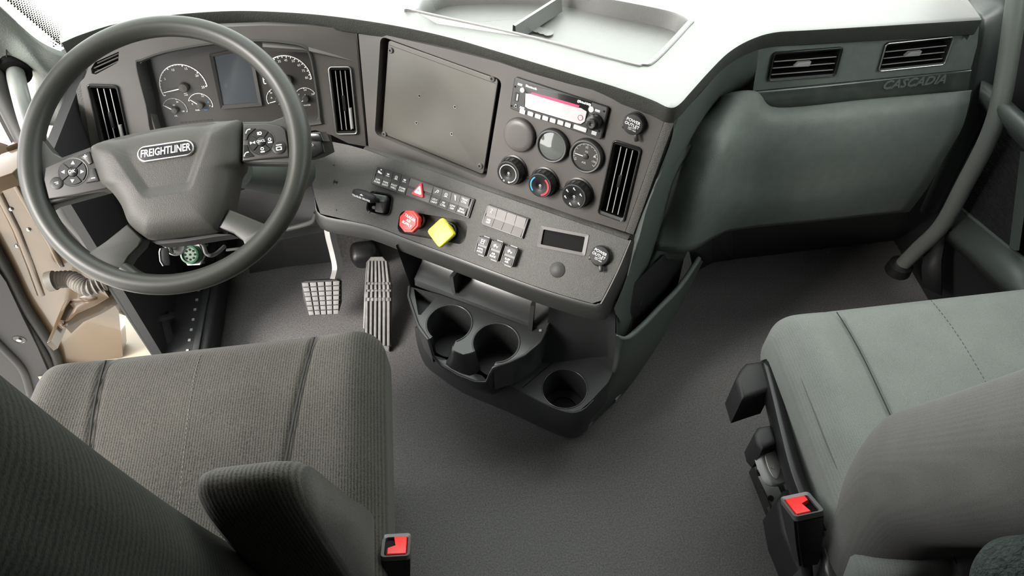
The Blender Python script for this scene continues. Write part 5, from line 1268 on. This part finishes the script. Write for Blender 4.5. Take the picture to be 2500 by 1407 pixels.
# back wall with shelf ledges and divider, under the switch panel
b = B(); prof_ = [(-.052, TZ-.006), (-.058, TZ+.006), (-.070, TZ+.010), (-.098, .312), (-.112, .330), (-.090, .345), (-.084, .350), (-.088, .356), (-.104, .372), (-.112, .40)]
rows = [[k3(u if u > -.2 else -.200-.036*(z-.293)/.10, m+dm_, z) for m, z in prof_] for u, dm_ in ((-.238, .0), (-.19, .0), (-.10, -.004), (0, -.010), (.075, -.016), (.103, -.022))]
sheet(b, rows); build('back_wall', b, 'cons', con, smooth=35)
b = B(); prism(b, [(-.004, 0), (.004, 0), (.004, .05), (-.004, .05)], 0, .055); build('divider', b, 'cons', con, smooth=0, M4=T(k3(-.105, -.062, .305)) @ Matrix.Rotation(-_ka, 4, 'Z'))
b = B(); sheet(b, [[k3(.070, -.064, TZ-.01), k3(.078, -.066, TZ-.01)], [k3(.068, -.080, .36), k3(.076, -.082, .36)]]); thick(build('end_rib', b, 'cons', con, smooth=0), .012, 0)
b = B(); lathe(b, [(.003, 0), (.003, .001), (0, .0015)], 12, True, False); build('screw', b, 'slat', con, M4=T(k3(.093, -.072, TZ)))
# left flank of the console
b = B(); sheet(b, [[k3(-.236, -.062, .385), k3(-.222, -.20, .38), k3(-.20, -.40, .38)], [k3(-.204, -.044, TZ), k3(-.205, -.20, .29), k3(-.195, -.40, .29)], [k3(-.19, -.03, .15), k3(-.19, -.2, .15), k3(-.19, -.4, .15)], [k3(-.178, -.02, 0), k3(-.18, -.2, 0), k3(-.18, -.4, 0)]])
build('console_flank', b, 'consm', con, smooth=60)
# plinth: front wall to the floor, lower cup deck on the right
front = [(-.178, -.019), (-.076, -.004), (.051, -.013), (.140, -.018), (.196, -.024), (.212, -.036), (.220, -.056)]
topf = [(-.185, -.008), (-.076, .016), (.051, .020), (.140, .025), (.198, .021), (.226, .004), (.238, -.030)]
b = B()
mid = [((a[0]+c[0])/2+.004*(c[0]-a[0]), (a[1]+c[1])/2+.006) for a, c in zip(front, topf)]
rows = [[k3(u, m, 0) for u, m in front], [k3(u, m, .05) for u, m in mid], [k3(u, m+.004, .12) for u, m in topf], [k3(u, m, .188) for u, m in topf], [k3(u*.99, m-.004, .194) for u, m in topf]]
sheet(b, smooth_rows(rows, 3, 3)); build('plinth_front', b, 'consm', con, smooth=60)
deck = [(-.10, .008), (.05, .018), (.14, .022), (.194, .018), (.213, .010), (.223, .000), (.233, -.030), (.245, -.083), (.242, -.130), (.215, -.150), (.13, -.105), (.10, -.07), (.0, .0)]
cC = Vector((.173, -.028))
b = B(); mesh_k(b, [deck, circ(CR, 40, cC.x, cC.y)[::-1]], .194, .10); build('cup_deck', b, 'consm', con, smooth=40)
b = B(); n = 40
ring = [[b.verts.new(k3(cC.x+r*math.cos(2*math.pi*k/n), cC.y+r*math.sin(2*math.pi*k/n), z)) for k in range(n)] for r, z in ((CR*.99, .14), (CR*.95, .112), (CR*.60, .110), (CR*.58, .106))]
for A_, B_ in zip(ring, ring[1:]):
    for i in range(n): b.faces.new((A_[i], A_[(i+1) % n], B_[(i+1) % n], B_[i]))
b.faces.new(ring[-1]); o = build('cup_well', b, 'consm', con, smooth=50)
rm = B(); tube(rm, [k3(cC.x+(CR+.001)*math.cos(2*math.pi*k/48), cC.y+(CR+.001)*math.sin(2*math.pi*k/48), .194) for k in range(49)], .0016, 8, False); build('cup_rim', rm, 'cons', o, smooth=60)
# groove lines of the cup mat insert
b = B()
for p, q in (((.096, .012), (.122, -.070)),): tube(b, [k3(p[0], p[1], .1942), k3(q[0], q[1], .1942)], .0008, 5)
build('insert_groove', b, 'deep', con)
# recess wall behind the lower deck and the corner pillar
b = B(); sheet(b, smooth_rows([[k3(.102, -.092, TZ+.09), k3(.13, -.115, .395), k3(.20, -.138, .395), k3(.224, -.136, .395)], [k3(.100, -.088, TZ), k3(.13, -.110, TZ), k3(.205, -.140, TZ), k3(.232, -.134, TZ)], [k3(.10, -.060, .194), k3(.129, -.075, .194), k3(.215, -.138, .194), k3(.241, -.126, .194)]], 3, 3))
build('recess_wall', b, 'consm', con, smooth=60)
# right side: lower body with the open pouch
rimp = [(1508, 800, .300), (1530, 826, .275), (1566, 798, .255), (1612, 750, .245), (1660, 700, .238), (1706, 632, .235)]
rim3 = [atz(*p)-CO for p in rimp]
def low_at(i): return [atz(1400, 1070, 0), atz(1432, 1050, 0), atz(1478, 1005, 0), atz(1540, 940, 0), atz(1620, 815, 0), atz(1702, 638, 0)][i]-CO
topc = [k3(.224, -.136, .395), k3(.230, -.132, .32)]
rows = [rim3, [rim3[i].lerp(low_at(i), .35)+KU*(.012) for i in range(6)], [rim3[i].lerp(low_at(i), .7)+KU*.010 for i in range(6)], [low_at(i) for i in range(6)]]
rows[0][0] = k3(.232, -.128, .30); rows[1][0] = k3(.240, -.110, .194); rows[2][0] = k3(.234, -.040, .12); rows[3][0] = k3(.219, -.056, 0)
b = B(); sheet(b, smooth_rows(rows, 5, 4)); build('console_flank', b, 'smooth', con, smooth=70)
b = B(); rp_ = catmull([k3(.233, -.132, .296)]+[p+Vector((0, 0, .001)) for p in rim3[1:]], 6); tube(b, rp_, [.0015+.0045*min(1, i/9) for i in range(len(rp_))], 10); build('pouch_rim', b, 'padp', con, smooth=60)
b = B(); sheet(b, [[rim3[i]+KU*(-.004) for i in range(1, 6)], [rim3[i]+KU*(-.012)+Vector((0, 0, -.15)) for i in range(1, 6)], [rim3[i]+KU*(-.030)+Vector((0, 0, -.16)) for i in range(1, 6)], [rim3[i]+KU*(-.034)+Vector((0, 0, .12)) for i in range(1, 6)]]); build('pouch_inside', b, 'blackm', con, smooth=60)
b = B(); ringf(b, rrect(.016, .055, .007), rrect(.0135, .052, .006), 0, .0008); build('inspection_cover', b, 'seam', con, smooth=0, M4=T(atu(1540, 793, .240)-CO) @ Matrix(((KM.x*-1, 0, KU.x, 0), (KM.y*-1, 0, KU.y, 0), (0, 1, 0, 0), (0, 0, 0, 1))) @ Matrix.Rotation(-.35, 4, 'Z'))
for p in ((1440, 1028), (1506, 966)):
    a_ = atz(*p, .025)-CO; b = bevbox(.030, .004, .014, .001); build('mount_slot', b, 'dim', con, M4=T(a_+KU*.004) @ Matrix.Rotation(math.atan2(.47, .42), 4, 'Z'))

# ================================================================ pedals
bp0 = atz(784, 728, .10)
BPF = Frame(bp0, 2, 42)
bk_ = thing('brake_pedal', 'rubber brake pedal with a grid of square blocks on a bright arm', 'pedal', BPF.mat())
out_ = local(BPF, [(735, 690), (745, 686), (822, 682), (832, 688), (832, 740), (826, 762), (815, 768), (762, 771), (750, 762), (740, 730)])
b = B(); prism(b, out_, -.014, 0.0, .003); build('pad_base', b, 'pedalg', bk_)
q = [BPF.uv(*p) for p in ((736, 690), (831, 685), (828, 767), (754, 770))]
for i in range(5):
    for j in range(7):
        def bl_(s, t): return (q[0].lerp(q[1], s)).lerp(q[3].lerp(q[2], s), t)
        s0, s1, t0, t1 = i/5+.018, (i+1)/5-.018, j/7+.012, (j+1)/7-.012
        b = B(); prism(b, [tuple(bl_(s0, t1)), tuple(bl_(s1, t1)), tuple(bl_(s1, t0)), tuple(bl_(s0, t0))], 0.0, .0035, .0008); build('tread_block', b, 'pedal', bk_)
inv = BPF.mat().inverted()
arm = [aty(818, 686, 1.13), aty(824, 655, 1.16), aty(818, 620, 1.18), aty(808, 580, 1.20), aty(802, 545, 1.22)]
b = B(); tube(b, [inv @ p for p in catmull(arm, 5)], .013, 4, flat=.7); build('arm', b, 'alu', bk_, smooth=0)
ap = atz(925, 740, .06); APF = Frame(ap, 0, 66)
ac = thing('accelerator_pedal', 'tall ribbed accelerator pedal standing right of the brake pedal', 'pedal', APF.mat())
out_ = local(APF, [(894, 640), (905, 627), (934, 626), (948, 642), (956, 700), (955, 780), (950, 858), (930, 852), (886, 800), (888, 740), (890, 690)])
b = B(); prism(b, out_, -.012, 0.0, .003); build('plate', b, 'pedal', ac)
def seg(x0, x1, y0, y1, k, n):   # rib k of n between two surveyed heights
    t = (k+.5)/n; tx = [x0[0]+(x0[1]-x0[0])*t, x1[0]+(x1[1]-x1[0])*t]
    a, c = APF.uv(tx[0], y0), APF.uv(tx[1], y1); return a, c
for (xa, xb, ya, yb) in (((897, 946), (893, 953), 638, 690), ((892, 953), (892, 954), 696, 708), ((892, 954), (891, 955), 713, 728), ((891, 955), (889, 954), 736, 845)):
    for k in range(6):
        a, c = seg(xa, xb, ya, yb, k, 6); w_ = .0028
        b = B(); prism(b, [(a.x-w_, a.y), (c.x-w_, c.y), (c.x+w_, c.y), (a.x+w_, a.y)], 0, .004, .0012); build('rib', b, 'pedal', ac)
b = B(); 
for (xa, xb, ya, yb) in (((897, 946), (889, 953), 638, 848),):
    for k in range(7):
        t = k/6; a = APF.uv(897+(946-897)*t, 640); c = APF.uv(889+(954-889)*t, 846); prism(b, [(a.x-.0011, a.y), (c.x-.0011, c.y), (c.x+.0011, c.y), (a.x+.0011, a.y)], .0001, .0006)
build('grooves', b, 'pedalg', ac, smooth=0)
b = B(); inv = APF.mat().inverted(); 
pm = bevbox(.075, .06, .11, .02, 3); build('mount', pm, 'black', ac, M4=T(inv @ aty(895, 625, 1.285)))
# ================================================================ seats
def seat_cushion(w_, d_, h_, seams, front_drop=.03, bol=.014, sink=.0):
    def f(p):
        x, y, z = p; top = z > 0
        k = max(0, min(1, (z+h_/2)/h_))
        s = abs(x)/(w_/2); crown = .016*(1-s*s)*(1-(y/(d_/2))**2*.6)
        b_ = bol*math.exp(-((abs(x)-w_*.40)/(w_*.07))**2)
        groove = sum(-.007*math.exp(-((x-xs(y))/.005)**2) for xs in seams)
        edge = min(1, (w_/2-abs(x))/.03)*min(1, (d_/2-abs(y))/.03); edge = max(0, edge)
        fd = -front_drop*max(0, (y-d_*.18)/(d_*.32))**2
        return Vector((x, y, z+k*k*((crown+b_+groove)*edge+fd)))
    return rbox3(w_, d_, h_, .055, 110, 60, 12, f)
# ---- driver seat: centre x -.465
ds = thing('cloth_seat', 'worn grey brown cloth driver seat in the left foreground', 'seat', T((-.472, .48, 0)))
sm = [lambda y: -.172+.13*max(-.0, min(.3, .27-y)), lambda y: .186-.115*(.27-y)]
b = seat_cushion(.60, .56, .17, sm)
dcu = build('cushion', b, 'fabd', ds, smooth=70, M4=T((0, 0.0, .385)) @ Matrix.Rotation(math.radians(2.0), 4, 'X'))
for xs in sm:
    b = B(); tube(b, [(xs(y), y, .085+.016*(1-(xs(y)/.3)**2)*(1-(y/.28)**2*.6)-.0048-.03*max(0, (y-.10)/.18)**2+.006) for y in [-.25+.02*k for k in range(26)]], .0022, 6); build('seam', b, 'seam', dcu)
b = B()
for k in range(60):
    y = -.24+.008*k; z = .085+.016*(1-(y/.28)**2*.6)-.03*max(0, (y-.10)/.18)**2; tube(b, [(.005-.05*y, y, z+.0001), (.005-.05*(y+.004), y+.004, z+.0001)], .0007, 5)
o = build('center_stitching', b, 'thread', dcu); o['kind'] = 'stuff'
b = B(); tube(b, catmull([(.288, .20, .030), (.293, .05, .036), (.292, -.12, .036), (.287, -.24, .030)], 8), .003, 8); build('side_piping', b, 'fabside', dcu)
b = bevbox(.50, .46, .20, .03, 3); build('seat_base', b, 'blackm', ds, M4=T((0, -.02, .20)))
b = bevbox(.40, .40, .12, .01, 2); build('pedestal', b, 'black', ds, M4=T((0, -.02, .06)))
# backrest: reclined slab whose right front edge rises past the camera
def back(w_, h_, t_, r, waist, tail=0.0):
    def f(p):
        x, y, z = p; v = (z+h_/2)/h_
        sx = 1-waist*max(0, (v-.25)/.75)
        bolst = .028*math.exp(-((abs(x)-w_*.42)/(w_*.07))**2)*(1 if y > 0 else 0)
        return Vector((x*sx, y+bolst-.05*math.sin(math.pi*v)*(0.35)-tail*max(0, .45-v)**1.5, z))
    return rbox3(w_, t_, h_, r, 60, 14, 60, f)
b = back(.44, .80, .13, .05, .06)
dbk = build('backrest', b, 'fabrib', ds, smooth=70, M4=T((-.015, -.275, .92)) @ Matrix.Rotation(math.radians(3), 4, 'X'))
# hip bolster standing out at the right of the backrest
prof2 = [(.27, .44), (.40, .42), (.40, .50), (.375, .60), (.345, .74), (.325, .83), (.305, .865), (.285, .855), (.275, .78), (.27, .60)]
def bolster(b, prof, x0, x1):
    P = catmull([(0, p[0], p[1]) for p in prof], 5, True); n = len(P); c = sum(P, Vector())/n; R_ = []
    for x, k in ((x0, .86), (x0+.008, .96), (x0+.02, 1), (x1-.025, 1), (x1-.008, .97), (x1, .88)):
        R_.append([b.verts.new((x, c.y+(p.y-c.y)*k, c.z+(p.z-c.z)*k)) for p in P])
    for A_, B_ in zip(R_, R_[1:]):
        for i in range(n): b.faces.new((A_[i], A_[(i+1) % n], B_[(i+1) % n], B_[i]))
    b.faces.new(R_[0]); b.faces.new(R_[-1])
b = B(); bolster(b, [(p[0]-.48, p[1]) for p in prof2], .185, .285); build('hip_bolster', b, 'fabd', ds, smooth=70)
# ---- passenger seat: centre x .77
ps = thing('cloth_seat', 'plain grey cloth passenger seat at the right edge', 'seat', T((.786, .40, 0)))
smp = [lambda y: -.182, lambda y: .182]
b = seat_cushion(.585, .48, .16, smp, .02, .012)
pcu = build('cushion', b, 'fabp', ps, smooth=70, M4=T((0, 0.04, .40)) @ Matrix.Rotation(math.radians(2.0), 4, 'X'))
for xs in smp:
    b = B(); tube(b, [(xs(y), y, .08+.016*(1-(xs(y)/.3)**2)*(1-(y/.24)**2*.6)-.0045-.02*max(0, (y-.0864)/.1536)**2+.006) for y in [-.21+.0168*k for k in range(26)]], .0009, 6); build('seam', b, 'seam', pcu)
b = B()
for k in range(52):
    y = -.20+.008*k; z = .08+.016*(1-(y/.24)**2*.6)-.02*max(0, (y-.0864)/.1536)**2; tube(b, [(-.016, y, z+.0003), (-.016, y+.004, z+.0003)], .0007, 5)
o = build('center_stitching', b, 'fabside', pcu); o['kind'] = 'stuff'
b = B(); tube(b, catmull([(-.262, .205, .044), (-.276, .15, .058), (-.280, .05, .062), (-.278, -.06, .062), (-.260, -.14, .066), (-.22, -.21, .075)], 8), .0010, 6); build('side_seam', b, 'fabside', pcu)
b = back(.64, 1.3, .15, .07, .08, 1.6)
pbk = build('backrest', b, 'fabside', ps, smooth=70, M4=T((.02, -.10, .64)) @ Matrix.Rotation(math.radians(18), 4, 'X'))
b = bevbox(.50, .48, .10, .02, 3); build('seat_pan', b, 'black', ps, M4=T((.02, .02, .30)))
b = bevbox(.42, .42, .25, .02, 3); build('pedestal', b, 'blackm', ps, M4=T((.06, .0, .125)))
# plastic side valance with its front and middle control grips
b = B()
PX = lambda px, py, x: atx(px, py, x)-Vector((.786, .40, 0))
sv_ = [(1865, 880), (1880, 890), (1900, 960), (1925, 1060), (1950, 1150), (1985, 1240), (2010, 1300)]
xs_ = .478
rows = [[atz(p[0]+8, p[1]-4, .40)-Vector((.786, .40, 0)) for p in sv_], [atz(p[0]-4, p[1], .385)-Vector((.786, .40, 0)) for p in sv_], [atz(p[0]-8, p[1]+6, .35)-Vector((.786, .40, 0)) for p in sv_], [atz(p[0]+2, p[1]+20, .27)-Vector((.786, .40, 0)) for p in sv_]]
b = B(); sheet(b, smooth_rows(rows, 4, 4)); thick(build('side_valance', b, 'black', ps, smooth=60), .02, -1)
SO = Vector((.786, .40, 0))
def grip(pxs, z0, z1, name, m='blackm'):
    P = [atz(*p, z1) for p in pxs]; b = B(); prism(b, [(p.x-SO.x, p.y-SO.y) for p in P], z0, z1, .010); return build(name, b, m, ps, smooth=50)
grip([(1796, 925), (1808, 900), (1822, 884), (1868, 878), (1888, 950), (1850, 962), (1812, 975)], .31, .40, 'control_grip')
grip([(1842, 1058), (1852, 1040), (1885, 1034), (1902, 1080), (1862, 1098), (1848, 1082)], .31, .385, 'control_grip')
# buckle mount plate and rear corner cover
grip([(1895, 1225), (1915, 1195), (1955, 1185), (2000, 1290), (2015, 1340), (1955, 1407), (1910, 1300)], .10, .20, 'buckle_mount', 'blackm')
grip([(2005, 1335), (2060, 1308), (2090, 1320), (2140, 1430), (2060, 1450), (2020, 1420)], .20, .36, 'corner_cover', 'cons')
grip([(1965, 1340), (2008, 1330), (2030, 1430), (1980, 1440)], .05, .14, 'white_panel', 'lever')
# white lever
LF = Frame(atz(1890, 1130, .34), -40, 55)
wl_ = thing('seat_slide_lever', 'white translucent plastic lever on the side of the passenger seat', 'lever', LF.mat())
b = B(); prism(b, [tuple(p) for p in [Vector(x) for x in [(q_.x, q_.y) for q_ in catmull([(*LF.uv(*p), 0) for p in ((1860, 1102), (1893, 1080), (1912, 1110), (1924, 1160), (1916, 1185), (1888, 1186), (1868, 1150), (1858, 1120))], 4, True)]]], -.016, 0.0, .006); lv = build('paddle', b, 'lever', wl_)
b = B(); prism(b, [(q_.x, q_.y) for q_ in catmull([(*LF.uv(*p), 0) for p in ((1868, 1110), (1888, 1100), (1904, 1135), (1896, 1170), (1878, 1150))], 4, True)], 0, .0015, .001); build('pressed_oval', b, 'white', lv)
c = LF.uv(1886, 1143); b = B(); tube(b, [(c.x-.004, c.y+.004, .0016), (c.x, c.y-.004, .0016), (c.x+.006, c.y+.004, .0016)], .0008, 6); build('arrow_mark', b, 'dim', lv)
# slide rail
rl_ = thing('seat_rail', 'steel seat slide rail bolted to the floor beside the passenger seat', 'rail', T((.58, .45, 0)))
RO = Vector((.58, .45, 0))
def rp(px, py, z): return atz(px, py, z)-RO
b = B(); a_, c_ = rp(1836, 1140, .03), rp(1960, 1450, .03)
d_ = (c_-a_).normalized(); s_ = Vector((-d_.y, d_.x, 0))
s_ = s_ if s_.x > 0 else -s_
sheet(b, [[a_-Vector((0, 0, .03)), c_-Vector((0, 0, .03))], [a_+Vector((0, 0, .01)), c_+Vector((0, 0, .01))], [a_+s_*.045+Vector((0, 0, .01)), c_+s_*.045+Vector((0, 0, .01))], [a_+s_*.045-Vector((0, 0, .03)), c_+s_*.045-Vector((0, 0, .03))]])
build('channel', b, 'gloss', rl_, smooth=0)
b = B(); x0, x1 = rp(1850, 1165, .042), rp(1885, 1238, .042); sheet(b, [[x0, x1], [x0+s_*.030, x1+s_*.030]]); thick(build('zinc_plate', b, 'steel', rl_, smooth=0), .003, 1)
b = B(); lathe(b, [(.008, 0), (.008, .006), (.006, .007), (0, .0075)], 16, True, False); build('bolt', b, 'steel', rl_, M4=T(rp(1856, 1146, .042)))
b = B(); lathe(b, [(.006, 0), (.006, .001)], 16); build('hole', b, 'deep', rl_, M4=T(rp(1882, 1217, .0465)))
b = B(); x0, x1 = rp(1872, 1240, .044), rp(1950, 1430, .044); sheet(b, [[x0, x1], [x0+s_*.004, x1+s_*.004]]); thick(build('edge_strip', b, 'steel', rl_, smooth=0), .002, 1)
# ---- buckles
def buckle(p0, p1, side, lab, s=1.0):
    """p0 = middle of the button face, p1 = where the body meets its stalk"""
    zx = (p0-p1).normalized(); xx = (side-zx*side.dot(zx)).normalized(); yx = zx.cross(xx)
    t = thing('seat_belt_buckle', lab, 'buckle', Matrix(((xx.x, yx.x, zx.x, p0.x), (xx.y, yx.y, zx.y, p0.y), (xx.z, yx.z, zx.z, p0.z), (0, 0, 0, 1))), 'seat belt buckles')
    w_, d_, L_ = .046*s, .052*s, (p0-p1).length
    b = B(); V2 = [[(-w_/2*k, -d_/2*k2, z_), (w_/2*k, -d_/2*k2, z_), (w_/2*k, d_/2*k2, z_), (-w_/2*k, d_/2*k2, z_)] for k, k2, z_ in ((.66, .55, -L_), (.92, .85, -L_*.5), (1, 1, -.006*s))]
    R_ = [[b.verts.new(v) for v in r] for r in V2]
    for A_, B_ in zip(R_, R_[1:]):
        for i in range(4): b.faces.new((A_[i], A_[(i+1) % 4], B_[(i+1) % 4], B_[i]))
    b.faces.new(R_[0]); b.faces.new(R_[-1]); bmesh.ops.bevel(b, geom=[e for e in b.edges], offset=.004*s, segments=2, affect='EDGES'); build('body', b, 'black', t)
    b = B(); ringf(b, rrect(w_*1.0, d_*1.0, .006), rrect(w_*.80, d_*.80, .004), -.008*s, .001, -.001); build('rim', b, 'ring', t)
    b = B(); prism(b, rrect(w_*.8, d_*.82, .004), -.0075*s, -.006*s); build('slot_floor', b, 'deep', t, smooth=0)
    P = [(-.37, -.38), (.10, -.38), (.02, .02), (.30, .12), (.30, .38), (-.37, .38)]
    b = B(); prism(b, [(x*w_, y*d_) for x, y in P], -.007*s, .001, .002); build('red_button', b, 'buckle', t)
    b = B(); tube(b, [(0, 0, -L_*.95), (0, -.002, -L_-.05*s), (.002, -.006, -L_-.13*s)], .013*s, 12, flat=.6); build('stalk', b, 'black', t)
    return t
buckle(atz(1957, 1232, .42), atz(1968, 1372, .335), Vector((1, 0, 0)), 'black seat belt buckle with red button beside the passenger seat', 1.0)
buckle(atz(967, 1332, .44), atz(975, 1450, .36), Vector((-1, 0, 0)), 'black seat belt buckle with red button beside the driver seat', .9)
# dark fuzzy blanket at the lower right corner
b = rbox3(.16, .14, .10, .045, 36, 32, 20, lambda p: p*(1+.05*math.sin(31*p.x+7*p.z)*math.sin(27*p.y+5)+.03*math.sin(70*p.x)*math.sin(64*p.z)))
tag(build('fleece_blanket', b, 'fleece', smooth=70, M4=T(atz(2630, 1485, .78))), 'dark green fleece bundle at the lower right corner behind the passenger seat', 'blanket')

# ================================================================ passenger side: grab handle, door details
hp_ = [(2500, -120, 1.02), (2482, 0, 1.03), (2462, 140, 1.04), (2440, 260, 1.045), (2410, 345, 1.05), (2355, 450, 1.05), (2300, 550, 1.05), (2240, 610, 1.04), (2195, 655, 1.03)]
P = [atx(*p) for p in hp_]
gh = thing('passenger_grab_handle', 'long curved grey grab handle in front of the passenger door', 'grab handle', T(P[4]))
b = B(); tube(b, [p-P[4] for p in catmull(P, 8)], .0175, 20); build('bar', b, 'bar', gh, smooth=70)
b = B(); lathe(b, [(.030, -.01), (.028, .015), (.018, .022)], 24); build('foot', b, 'black', gh, M4=T(P[-1]-P[4]))
pdr = thing('passenger_door_trim', 'dark passenger door trim with ribbed speaker grille behind the grab handle', 'door trim', T((1.11, .95, .3)))
PO = Vector((1.11, .95, .3))
def px3(px, py, x): return atx(px, py, x)-PO
# ribbed speaker grille: frame and ribs
gq = [(2352, 500), (2395, 262), (2440, 305), (2520, 372), (2472, 606)]
b = B(); q = [px3(*p, 1.105) for p in gq]; V2 = [b.verts.new(p) for p in q]; b.faces.new(V2); thick(build('grille_back', b, 'deep', pdr, smooth=0), .004, 0)
b = B()
A0, A1, B0, B1 = atx(2352, 500, 1.102), atx(2402, 258, 1.102), atx(2472, 606, 1.102), atx(2530, 380, 1.102)
for k in range(70):
    t = k/69; a = A0.lerp(A1, t)-PO; c = B0.lerp(B1, t)-PO
    d = Vector((0, 0, .0016)); n_ = Vector((-.003, 0, 0))
    vs = [b.verts.new(x) for x in (a-d, c-d, c-d+n_, a-d+n_, a+d*.2, c+d*.2, c+d*.2+n_, a+d*.2+n_)]
    for f_ in ((0, 1, 2, 3), (4, 5, 6, 7), (2, 3, 7, 6), (0, 1, 5, 4)): b.faces.new([vs[i] for i in f_])
o = build('grille_ribs', b, 'blackm', pdr, smooth=0); o['kind'] = 'stuff'
b = B(); tube(b, [px3(*p, 1.10) for p in ((2344, 508), (2470, 612), (2540, 668))], .006, 8); build('grille_ledge', b, 'smooth', pdr, smooth=60)
b = B(); sheet(b, [[px3(2340, 510, 1.10), px3(2470, 615, 1.10), px3(2560, 690, 1.10)], [px3(2318, 560, 1.075), px3(2450, 672, 1.075), px3(2560, 760, 1.075)], [px3(2312, 580, 1.09), px3(2445, 700, 1.09), px3(2560, 800, 1.09)]])
thick(build('map_pocket_edge', b, 'smooth', pdr, smooth=60), .008, 1)
rows = [[px3(2395, 180, 1.10), px3(2460, 240, 1.10), px3(2560, 330, 1.10)], [px3(2395, 200, 1.05), px3(2450, 250, 1.04), px3(2560, 345, 1.03)], [px3(2390, 235, 1.04), px3(2445, 290, 1.035), px3(2560, 390, 1.03)], [px3(2392, 262, 1.09), px3(2440, 308, 1.09), px3(2560, 420, 1.09)]]
b = B(); sheet(b, smooth_rows(rows, 4, 4)); build('arm_ledge', b, 'smooth', pdr, smooth=70)
b = B(); sheet(b, [[px3(2472, 606, 1.10), px3(2500, 370, 1.10)], [px3(2488, 612, 1.085), px3(2520, 390, 1.085)]]); thick(build('grille_side_frame', b, 'smooth', pdr, smooth=0), .006, 1)
b = B(); sheet(b, [[px3(2255, 700, 1.06), px3(2300, 720, 1.08)], [px3(2252, 655, 1.05), px3(2300, 640, 1.08)], [px3(2262, 600, 1.07), px3(2310, 585, 1.09)]]); thick(build('kick_cover', b, 'blackm', pdr, smooth=60), .006, 1)
